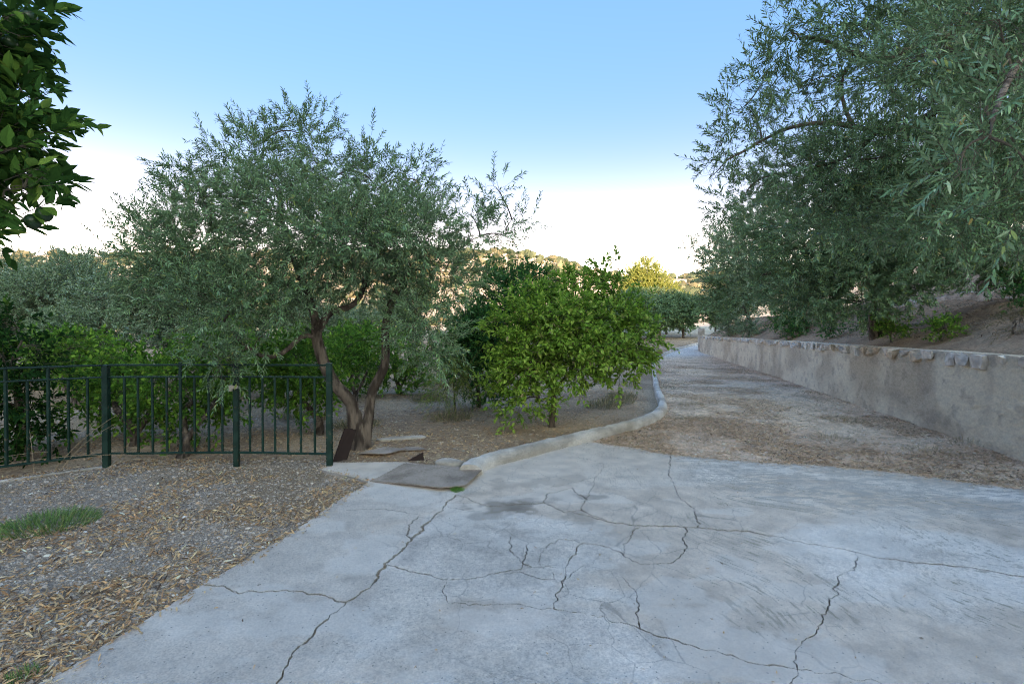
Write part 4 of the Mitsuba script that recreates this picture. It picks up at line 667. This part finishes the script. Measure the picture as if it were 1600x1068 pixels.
# pale olives behind the railing
for n, (x, y, zc, r) in enumerate([(-12.6, 14.5, 2.6, 1.7), (-15.6, 18.5, 3.2, 2.0), (-9.3, 14.3, 2.6, 1.5), (-11.4, 20.0, 3.1, 1.9), (-7.6, 18.6, 2.3, 1.6), (-19.5, 20.5, 3.0, 2.1), (-5.0, 22.5, 2.3, 1.7), (-1.8, 25.5, 2.0, 1.6), (-10.2, 16.8, 1.7, 1.5), (-8.2, 21.0, 1.9, 1.6), (-13.4, 23.0, 2.3, 2.0), (-17.0, 25.5, 2.6, 2.2), (-10.6, 13.2, 1.7, 1.6), (-7.6, 13.6, 1.5, 1.3), (-5.6, 18.4, 1.6, 1.5), (-14.2, 14.0, 1.9, 1.7)]):
    simple_tree('pale_olive_tree', ['pale olive tree behind the railing, nearest on the far left', 'tall pale olive tree rising behind the far left olives', 'pale olive tree left of the large olive, above the railing corner post', 'pale olive tree standing behind the gap left of the large olive', 'pale olive tree half hidden behind the left of the large olive', 'pale olive tree at the left picture edge, farthest back', 'pale olive tree glimpsed below the crown of the large olive', 'pale olive tree behind the citrus grove, right of the olive trunks', 'low pale olive tree filling the gap above the middle railing panel', 'low pale olive tree deep behind the middle of the railing', 'pale olive tree in the far row behind the railing corner post', 'pale olive tree in the far row at the left, behind the tall one', 'pale olive tree close behind the citrus grove, left of the railing corner post', 'small pale olive tree close behind the middle railing panel', 'low pale olive tree far behind the left trunk of the large olive', 'low pale olive tree close behind the citrus at the left picture edge'][n], 'olive tree', x, y, float(gz(y)), zc + float(gz(y)), r, OLIVE_PALE, 260, 50 + n, n=14, tr=0.1)

# olives on the bank
tree('olive_tree', 'huge old olive tree overhanging from the upper right corner', 'olive tree', R1C, OLIVE_NEAR, 850, 70,
     stems=[([(7.9, 6.3, 1.2), (7.7, 6.2, 2.2), (7.3, 6.1, 3.2), (6.6, 5.9, 4.2)], .24, .16, 14), ([(7.6, 6.2, 2.4), (7.2, 5.6, 3.4), (6.3, 5.2, 4.6)], .14, .1, 10)],
     limbs=[([(6.7, 5.9, 4.0), (5.84, 5.6, 4.6), (5.19, 5.5, 4.33), (4.65, 5.5, 3.99), (4.1, 5.5, 3.68), (3.69, 5.5, 3.72), (3.41, 5.6, 3.81), (3.12, 5.7, 3.81), (2.81, 5.8, 3.69), (2.46, 5.9, 3.51)], .075, .01),
            ([(6.5, 5.6, 4.3), (5.84, 5.6, 4.31), (4.9, 5.3, 4.35), (4.13, 5.2, 4.49), (3.87, 5.2, 4.3), (3.6, 5.4, 4.45), (3.13, 5.6, 4.72)], .1, .018),
            ([(6.3, 5.2, 4.5), (5.45, 5.0, 4.75), (4.27, 4.2, 4.02), (3.29, 3.4, 3.21), (2.61, 2.8, 2.66)], .06, .012), ([(3.66, 5.5, 3.72), (3.56, 5.5, 3.92), (3.52, 5.5, 4.12), (3.56, 5.5, 4.33)], .022, .01),
            ([(3.9, 5.5, 3.7), (3.65, 5.6, 3.45), (3.3, 5.7, 3.35), (2.9, 5.8, 3.3)], .025, .008), ([(5.8, 5.5, 4.4), (5.2, 5.2, 3.6), (4.6, 5.1, 3.0)], .05, .015)], leaf_parts=300, r0=0.013)
tree('olive_tree', 'dark olive tree on the bank above the middle of the stone-topped wall', 'olive tree', R2C, dict(OLIVE, L=0.095, W=0.03), 360, 71,
     stems=[([(8.9, 12.2, 1.3), (8.7, 12.0, 2.0), (8.2, 11.5, 2.7), (7.6, 11, 3.3)], .15, .09, 12), ([(8.75, 12.3, 1.3), (8.5, 12.1, 2.0), (8.6, 11.6, 3.0)], .09, .06, 10)],
     limbs=[([(8.2, 11.5, 2.7), (7.6, 11, 2.9), (6.8, 10.8, 3.2)], .06, .02), ([(7.9, 11.2, 3.0), (8.3, 11, 3.8), (8.2, 11.2, 4.4)], .06, .02)])
tree('olive_tree', 'grey olive tree on the bank, third along the wall from the right', 'olive tree', R3C, dict(OLIVE_PALE, L=.13, W=.05, pairs=8), 210, 72,
     stems=[([(11.6, 20.2, 1.5), (11.4, 20.2, 2.4), (10.8, 20.2, 3.4)], .14, .09, 10)], limbs=[([(10.8, 20.2, 3.4), (9.8, 20.2, 4.2), (8.9, 20.2, 4.8)], .06, .02)])
tree('olive_tree', 'olive tree on the bank near the far end of the wall', 'olive tree', R4C, OLIVE_FAR, 190, 73, stems=[([(13.8, 29.3, 1.6), (13.5, 29.3, 2.6), (12.6, 29.2, 3.8)], .13, .08, 9)])
simple_tree('olive_tree', 'olive tree high on the bank behind the dark olive tree', 'olive tree', 12.5, 13.5, 2.6, 5.6, 2.6, dict(OLIVE, L=.13, W=.05, pairs=8), 110, 74, n=16, tr=.14)
simple_tree('olive_tree', 'olive tree high on the bank behind the third olive along the wall', 'olive tree', 15.5, 22, 3.2, 6.2, 2.6, OLIVE_FAR, 110, 75, n=14, tr=.14)
simple_tree('olive_tree', 'olive tree high on the bank at the right picture edge', 'olive tree', 14.5, 10.5, 3.2, 5.8, 2.6, dict(OLIVE, L=.13, W=.05, pairs=8), 110, 76, n=16, tr=.14)
simple_tree('olive_tree', 'olive tree beside the end pier of the wall', 'olive tree', 17.2, 37.5, 2.2, 4.3, 1.9, OLIVE_FAR, 150, 77, n=12, tr=.12)
# olives beyond the bend and the sunlit trees
for n, (x, y, zc, r) in enumerate([(13.6, 57, 3.3, 2.9), (17.2, 60, 3.5, 3.0), (20.6, 62, 3.6, 3.2), (24.6, 62, 3.7, 3.0), (8.0, 54, 2.9, 2.5), (15.6, 68, 4.0, 3.4), (21.5, 71, 4.2, 3.5), (10.5, 64, 3.4, 3.0)]):
    simple_tree('olive_tree', ['dark olive tree beyond the bend, left of the one with the visible trunk', 'dark olive tree beyond the bend with a visible reddish trunk', 'dark olive tree beyond the bend, close to the wall end', 'dark olive tree beyond the bend, hidden mostly by the bank olives', 'dark olive tree beyond the bend, showing behind the right edge of the lemon tree', 'olive tree in the second row beyond the bend, left of its neighbour', 'olive tree in the second row beyond the bend, nearest the wall end', 'olive tree in the second row beyond the bend, behind the lemon tree'][n], 'olive tree', x, y, float(gz(y)) - 0.1, zc + float(gz(y)) - .3, r, dict(OLIVE_FAR, L=.3, W=.14), 75, 80 + n, n=14, tr=.16, twigs=False)
LIT = dict(OLIVE_FAR, mat='mat_citrus_leaf', L=.35, W=.14, shoot=(.8, 1.4), pairs=8, up=0.8, cols=[((.4, .47, .14), .5), ((.48, .54, .18), .3), ((.3, .38, .1), .2)])
for n, (x, y, zc, r) in enumerate([(24.6, 96, 11.2, 3.6), (23.2, 95, 7.6, 3.4), (27.6, 97, 8.0, 3.2)][:1]):
    rg = np.random.default_rng(95); cl = [(24.4, 96, 10.6, 3.0, 3, 3.2, 1), (22.6, 96, 10.2, 2.0, 2, 2.4, .9), (26.6, 96, 9.6, 2.2, 2.2, 2.6, .9), (25, 96, 13.6, 2.6, 2.2, 2.3, .9), (22.8, 96, 12.2, 2.2, 2, 2.2, .9), (27.2, 96, 12, 2.2, 2, 2.2, .9), (23.4, 96, 12.6, 1.4, 1.4, 1.5, .7), (28.6, 96.5, 7.8, 2, 2, 2.2, .9), (24.6, 95, 7.2, 3.2, 2.4, 2.2, .9), (30.5, 97, 6.6, 2, 2, 1.6, .9), (29.5, 96, 9.2, 2.2, 2.2, 2.2, 1), (32.2, 97, 7.6, 2, 2, 1.8, .9), (21.2, 96, 8.6, 2, 2, 2, .9)]
    tree('poplar_tree', 'tall sunlit yellow-green tree beyond the dark olives', 'tree', cl, LIT, 60, 95, stems=[([(24.6, 96, 2.2), (24.6, 96, 5), (24.6, 96, 9)], .25, .15, 8)], twigs=False)
print('leaves', LEAVES)
# ---------------------------------------------------------------- shrubs on the bank
SHRUB = dict(DARKC, L=.07, W=.035, shoot=(.15, .3), pairs=5)
for n, (x, y, r, lab, st) in enumerate([
    (10.35, 18.9, 1.1, 'tall dark glossy bush on top of the wall, left of the dark olive tree', SHRUB), (8.3, 11.2, .5, 'green bush at the foot of the bank, just right of the dark olive trunks', dict(SHRUB, cols=GROVE['cols'])),
    (7.9, 9.4, .36, 'low bright green weed at the top of the wall, right of the green bush', dict(SHRUB, cols=GROVE['cols'])), (11.3, 20.4, .55, 'small dark bush right beside the dark glossy bush on the wall', SHRUB),
    (12.3, 26.5, .8, 'grey-green bush on the wall, second from its far end', dict(OLIVE_PALE, L=.08)), (13.3, 31.5, .95, 'rounded grey-green bush nearest the far end of the wall', dict(OLIVE_PALE, L=.1, W=.025)),
    (7.75, 7.9, .22, 'sparse brownish weed at the foot of the bank near the right picture edge', dict(FENNEL, cols=[((.14, .14, .06), .5), ((.2, .16, .08), .5)])),
    (12.6, 12.6, .5, 'yellow-green plant on the terrace edging, under the dark olive tree', dict(SHRUB, cols=[((.16, .24, .04), .6), ((.24, .3, .06), .4)])), (11.9, 12.4, .35, 'small yellow-green plant at the left end of the terrace edging', dict(SHRUB, cols=[((.16, .24, .04), .6), ((.24, .3, .06), .4)])),
    (12.3, 11.3, .65, 'green leafy bush above the terrace edging at the right picture edge', dict(SHRUB, cols=GROVE['cols'], L=.09, W=.05)), (13.4, 11.9, .7, 'second green leafy bush above the terrace edging, further right', dict(SHRUB, cols=GROVE['cols'], L=.09, W=.05)),
    (9.0, 8.9, .5, 'dark low bush halfway up the bare earth bank at the right', SHRUB), (8.4, 7.2, .35, 'ragged grey-green weed low on the bank near the right picture edge', dict(OLIVE_PALE, L=.06, W=.02)),
    (10.2, 10.4, .55, 'dark leafy bush under the terrace edging, right of the dark olive tree', SHRUB), (8.9, 12.6, .6, 'dense bush against the trunks of the dark olive tree', SHRUB),
    (9.45, 15.2, .5, 'small dark weed on the wall, left of the olive trunks', SHRUB)]):
    rng = np.random.default_rng(200 + n); zb = on_bank(x, y)
    tree('bush', lab, 'bush', [(x + rng.uniform(-.4, .4) * r, y + rng.uniform(-.3, .3) * r, zb + r * rng.uniform(.35, 1.0), r * .5, r * .5, r * .45, 1) for _ in range(6)], st, 420 if r < .5 else 300, 200 + n,
         stems=[([(x, y, zb - .1), (x, y + .02, zb + r * .3), (x + .03, y, zb + r * .7)], .015, .008, 5)], r0=.008)

# ---------------------------------------------------------------- litter, gravel, straw, grass: uncountable
def scatter(poly, n, rng, dens=None):
    x0, y0, x1, y1 = poly.bounds; out = np.zeros((0, 2))
    while len(out) < n:
        g = rng.uniform((x0, y0), (x1, y1), (n * 4, 2)); g = g[shapely.contains_xy(poly, g[:, 0], g[:, 1])]
        if dens is not None: g = g[rng.random(len(g)) < dens(g[:, 0], g[:, 1])]
        out = np.vstack([out, g])
    return out[:n]
def litter(key, label, pts, zf, L, W, cols, seed, lift=0.006, tilt=0.35, kind='blade'):
    rng = np.random.default_rng(seed); n = len(pts)
    a = rng.uniform(0, 2 * np.pi, n); D = np.stack([np.cos(a), np.sin(a), rng.normal(0, tilt * .6, n)], 1); N = np.stack([rng.normal(0, tilt, n), rng.normal(0, tilt, n), np.ones(n)], 1)
    le = L * rng.uniform(.3, 1.35, n); P = np.c_[pts, zf(pts[:, 0], pts[:, 1]) + rng.uniform(.3, 2.0, n) * lift] - D * le[:, None] * .5
    P[:, 2] = np.maximum(P[:, 2], zf(pts[:, 0], pts[:, 1]) + .001)
    w = np.array([k for _, k in cols]); c = np.array([k for k, _ in cols])[rng.choice(len(w), n, p=w / w.sum())] * np.exp(rng.normal(0, .22, (n, 1)))
    m, cc = flat(*leaf_mesh(P, D, N, le, W * rng.uniform(.6, 1.2, n), kind, np.clip(c, .01, .75), rng))
    labels[key] = {'label': label, 'kind': 'stuff', 'category': label.split()[-1] if False else 'litter'}
    scene[key] = mikit.ply(m, 'mat_matte', color=cc)
def pebbles(key, label, pts, zf, size, cols, seed):
    rng = np.random.default_rng(seed); n = len(pts)
    base = np.array([(1, 0, 0), (.5, .87, 0), (-.5, .87, 0), (-1, 0, 0), (-.5, -.87, 0), (.5, -.87, 0), (.35, .2, .75), (-.4, .1, .8), (0.05, -.4, .7)])
    f = np.array([(0, 1, 6), (1, 2, 7), (1, 7, 6), (2, 3, 7), (3, 4, 7), (4, 8, 7), (4, 5, 8), (5, 0, 6), (5, 6, 8), (6, 7, 8)])
    s = size * np.exp(rng.normal(0, .35, n)); a = rng.uniform(0, 2 * np.pi, n)
    v = base[None] * (1 + rng.uniform(-.3, .3, (n, 9, 1))) * (s[:, None, None] * np.stack([np.ones(n), rng.uniform(.55, 1, n), rng.uniform(.45, .9, n)], 1)[:, None])
    x, y = v[..., 0] * np.cos(a)[:, None] - v[..., 1] * np.sin(a)[:, None], v[..., 0] * np.sin(a)[:, None] + v[..., 1] * np.cos(a)[:, None]
    V = np.stack([x + pts[:, :1], y + pts[:, 1:], v[..., 2] + zf(pts[:, 0], pts[:, 1])[:, None] - 0.15 * s[:, None]], -1)
    w = np.array([k for _, k in cols]); c = np.array([k for k, _ in cols])[rng.choice(len(w), n, p=w / w.sum())] * np.exp(rng.normal(0, .25, (n, 1)))
    m, cc = flat(V, f, np.clip(c, .02, .7))
    labels[key] = {'label': label, 'kind': 'stuff', 'category': 'gravel'}
    scene[key] = mikit.ply(m, 'mat_matte', color=cc)
R = np.random.default_rng
GREY = [((.33, .275, .225), .4), ((.45, .385, .325), .3), ((.56, .5, .44), .06), ((.19, .155, .13), .1), ((.42, .3, .2), .22)]
TAN = [((.55, .34, .165), .34), ((.6, .43, .24), .24), ((.37, .22, .12), .26), ((.64, .53, .38), .05), ((.13, .09, .065), .11)]
STRAW = [((.6, .44, .28), .45), ((.46, .31, .2), .35), ((.66, .53, .38), .12), ((.24, .15, .1), .12)]
near = lambda x, y: np.clip(2.6 / np.hypot(x, y), .1, 1) ** 1.3
YIN = Polygon([(-2.12, 2), (-1.95, 2.5), (-1.87, 3.05), (-1.72, 3.75), (-1.58, 4.7), (-1.52, 5.25), (-2.2, 5.8), (-2.2, 6.3), (-4.7, 6.3), (-6.8, 4.4), (-4.5, 2.0)])
pebbles('gravel', 'grey gravel lying left of the concrete yard', scatter(YIN, 24000, R(301), near), yard_z, .011, GREY, 301)
def heap(x, y):
    p = np.stack([x, y, 0 * x], -1); d = -1.75 - x
    h = np.clip((meshkit.fbm(p / 0.55, 3, 71) - .44) * 7, .02, 1) + .9 * np.exp(-np.abs(d) / .14) * np.clip((meshkit.fbm(p / 0.5, 2, 72) - .3) * 3, 0, 1)
    return np.clip(h, 0, 1) * near(x, y)
litter('dry_leaves', 'curled dry tan leaves heaped in drifts on the left gravel', scatter(YIN, 9500, R(302), heap), yard_z, .058, .012, TAN, 302, .010, .55)
litter('leaf_crumbs', 'small bits of broken dry leaf on the left gravel', scatter(YIN, 14000, R(303), lambda x, y: near(x, y) * (.3 + .7 * (heap(x, y) > .2))), yard_z, .026, .007, TAN, 303, .006, .5, 'kite')
edge = lambda d0, d1: SLAB.buffer(-d0).difference(SLAB.buffer(-d1))
lip = edge(0.0, .14).intersection(Polygon([(-2.6, 1.8), (-1.2, 1.8), (-1.2, 5.9), (-2.6, 5.9)]))
top0 = lambda x, y: 0.003 + 0 * x
fall = lambda x, y: np.array([math.exp(-SLAB.exterior.distance(Point(a, b)) / .035) for a, b in zip(x, y)])
litter('spilled_leaves', 'dry leaf bits spilled over the left edge of the concrete', scatter(lip, 420, R(311), fall), top0, .045, .011, TAN, 311, .004, .4)
lip2 = edge(0.0, .3).intersection(Polygon([(1.2, 5.4), (4.2, 4.6), (5.6, 4.0), (6, 5), (3, 8), (1.2, 8)]))
fall2 = lambda x, y: np.array([math.exp(-SLAB.exterior.distance(Point(a, b)) / .07) for a, b in zip(x, y)])
litter('spilled_straw', 'straw and grit spilled over the far edge of the concrete', scatter(lip2, 1500, R(312), fall2), top0, .045, .006, STRAW, 312, .004, .3, 'kite')
litter('strewn_bits', 'a few small leaf bits strewn over the concrete', scatter(SLAB.buffer(-.1), 160, R(313), lambda x, y: (y > 1.8) * near(x, y)), top0, .024, .008, TAN, 313, .003, .3)
GARD = Polygon([(-6.4, 6.25), (-2.2, 6.3), (-1.3, 6.15), (-.6, 6.2), (-.2, 6.5), (.4, 7.1), (1.3, 8.0), (2.0, 8.9), (2.7, 10.3), (3.3, 12.5), (4.3, 17), (-8, 18), (-8, 6.3)])
litter('garden_litter', 'fallen dry leaves on the soil under the olive and the lemon tree', scatter(GARD, 13000, R(304), lambda x, y: np.clip(6.8 / np.hypot(x, y), 0, 1) ** 2), land, .055, .016, TAN, 304, .008, .45)
pebbles('garden_pebbles', 'small pale stones in the soil under the trees', scatter(GARD, 4500, R(305), lambda x, y: np.clip(6.8 / np.hypot(x, y), 0, 1) ** 2), land, .012, [((.4, .35, .29), .6), ((.28, .23, .18), .4)], 305)
ROADN = ROAD.intersection(Polygon([(0, 5), (9, 4), (12, 25), (4, 25)]))
pebbles('road_gravel', 'small grey and tan stones on the gravel road', scatter(ROADN, 15000, R(306), lambda x, y: np.clip(6.5 / np.hypot(x, y), 0, 1) ** 1.8), road_z, .011, [((.52, .41, .32), .5), ((.38, .27, .19), .3), ((.62, .53, .45), .2)], 306)
def straw_d(x, y):
    p = np.stack([x, y, 0 * x], -1); return np.clip((meshkit.fbm(p / .9, 3, 81) - .4) * 5, .08, 1) * np.clip(6.5 / np.hypot(x, y), 0, 1) ** 1.1
litter('straw', 'pale dry straw and leaf bits strewn over the gravel road', scatter(ROADN, 30000, R(307), straw_d), road_z, .065, .0085, STRAW, 307, .008, .3, 'kite')
litter('road_leaves', 'brown dry leaves and twigs along the edge of the concrete and the wall', scatter(ROADN, 9000, R(308), lambda x, y: straw_d(x, y)), road_z, .05, .014, [((.2, .14, .1), .5), ((.33, .24, .15), .4), ((.09, .07, .06), .2)], 308, .008, .5)
BK = Polygon([(6.9, 5), (7.7, 8), (9.0, 13.5), (10.6, 19), (13.5, 19), (12.5, 13.5), (11.0, 8), (10, 5)])
bp = scatter(BK, 7000, R(309), lambda x, y: np.clip(9 / np.hypot(x, y), 0, 1) ** 2)
bz = np.array([on_bank(*q) for q in bp])
litter('bank_litter', 'dry brown leaves and stalks on the earth bank', bp, lambda x, y: bz, .07, .015, [((.2, .14, .1), .5), ((.3, .22, .15), .3), ((.1, .075, .06), .3)], 309, .012, .6)

def tuft(name, label, category, c, r, n, L, cols, seed, w=.004, lean=.5, group=None):
    rng = np.random.default_rng(seed); k = thing(name, label, category, group); a = rng.uniform(0, 2 * np.pi, n); q = np.sqrt(rng.random(n)) * r
    P = np.stack([c[0] + q * np.cos(a), c[1] + q * np.sin(a), np.full(n, c[2])], 1); le = L * rng.uniform(.5, 1.2, n) * (1.1 - .5 * q / r)
    D = np.stack([np.cos(a) * q / r * lean + rng.normal(0, .3, n), np.sin(a) * q / r * lean + rng.normal(0, .3, n), np.ones(n)], 1)
    N = rng.normal(0, 1, (n, 3))
    w_ = np.array([x for _, x in cols]); cc = np.array([x for x, _ in cols])[rng.choice(len(w_), n, p=w_ / w_.sum())] * np.exp(rng.normal(0, .2, (n, 1)))
    m, cc = flat(*leaf_mesh(P, D, N, le, w * rng.uniform(.7, 1.4, n), 'blade', cc, rng))
    scene[k] = mikit.ply(m, 'mat_matte', color=cc); return k
GR = [((.11, .2, .06), .55), ((.17, .27, .09), .3), ((.27, .28, .12), .15)]
tuft('grass_tuft', 'large fluffy green grass tuft on the left gravel', 'grass tuft', (-3.72, 4.1, -.03), .31, 1100, .13, GR, 401, .0045, .9)
tuft('grass_tuft', 'small green grass tuft in the bottom left corner beside the concrete', 'grass tuft', (-2.17, 2.26, -.03), .06, 160, .07, GR, 402)
tuft('grass_tuft', 'tiny bright green grass tuft at the front corner of the ribbed plate', 'grass tuft', (-.53, 4.93, 0), .055, 200, .06, [((.1, .22, .04), .7), ((.16, .28, .06), .3)], 403, .004, 1.4)
for n, (x, y) in enumerate([(-2.6, 8.6), (-1.1, 9.2), (-3.9, 9.4), (-1.9, 11.5), (1.9, 10.6), (2.3, 11.2), (-.6, 12.8), (2.7, 12.6)]):
    tuft('dry_weed', 'thin dry weed standing in the garden soil among the trees', 'weed', (x, y, float(land(x, y)) - .02), .35, 420, .28, [((.3, .25, .15), .6), ((.16, .17, .08), .4)], 410 + n, .005, .7, 'dry weeds in the garden')
for n, (x, y) in enumerate([(3.9, 11.0), (5.9, 9.0), (4.6, 7.4), (5.4, 6.6), (4.5, 14.5), (6.3, 7.1), (3.3, 9.2)]):
    tuft('dry_grass', 'sparse dry grass tuft growing in the gravel road', 'grass tuft', (x, y, -.01), .3, 150, .13, [((.36, .28, .16), .6), ((.17, .15, .1), .4)], 430 + n, .004, 1.2, 'dry grass tufts on the road')
# dry stalks at the left end of the railing
for n, (a, b) in enumerate([((-5.05, 5.62), (-4.42, 5.75, .62)), ((-5.0, 5.65), (-4.5, 5.8, .5)), ((-5.2, 5.55), (-5.3, 5.6, .55)), ((-6.0, 5.4), (-4.3, 5.75, .16)), ((-4.6, 5.8), (-3.9, 5.8, .06)), ((-5.9, 5.3), (-5.0, 5.5, .25))]):
    k_ = thing('dry_stalk', 'thin dry straw stalk leaning at the left end of the railing', 'stalk', 'dry stalks by the railing')
    a = np.array([*a, 0.0]); b = np.array(b); m_ = (a + b) / 2 + [0, 0, .07]
    p = curve([a, m_, b], .05); v, f = tube(p, np.linspace(.004, .0018, len(p)), 5)
    scene[k_] = mikit.ply((v, f), 'mat_matte', color=np.tile([[.4, .3, .19]], (len(v), 1)))
# scrub on the sunlit hills
def scrub(key, label, n, r0, r1, u0, u1, size, seed):
    rng = np.random.default_rng(seed); u = np.radians(rng.uniform(u0, u1, n * 3)); r = np.sqrt(rng.uniform(r0 ** 2, r1 ** 2, n * 3)); x, y = r * np.sin(u), r * np.cos(u)
    ok = meshkit.fbm(np.stack([x, y, 0 * x], -1) / 25, 3, seed) > .44; x, y = x[ok][:n], y[ok][:n]; n = len(x); z = land(x, y)
    m = trimesh.creation.icosahedron(); d = nrm(np.array(m.vertices)); s = size * np.exp(rng.normal(0, .35, n))
    v = d[None] * (1 + rng.uniform(-.35, .35, (n, len(d), 1))) * s[:, None, None] * [1, 1, .85] + np.stack([x, y, z + s * .5], 1)[:, None]
    c = np.array([(.13, .16, .09), (.2, .2, .12), (.1, .13, .075)])[rng.integers(0, 3, n)] * np.exp(rng.normal(0, .2, (n, 1)))
    mm, cc = flat(v, np.array(m.faces), c)
    labels[key] = {'label': label, 'kind': 'stuff', 'category': 'scrub'}; scene[key] = mikit.ply(mm, 'mat_matte', color=cc)
scrub('hillside_scrub', 'dots of dark scrub over the sunlit hillside', 3600, 100, 300, -95, 15, 1.1, 501)
scrub('far_scrub', 'scrub and trees on the far sunlit hills above the road bend', 1000, 200, 440, 12, 40, 2.0, 502)
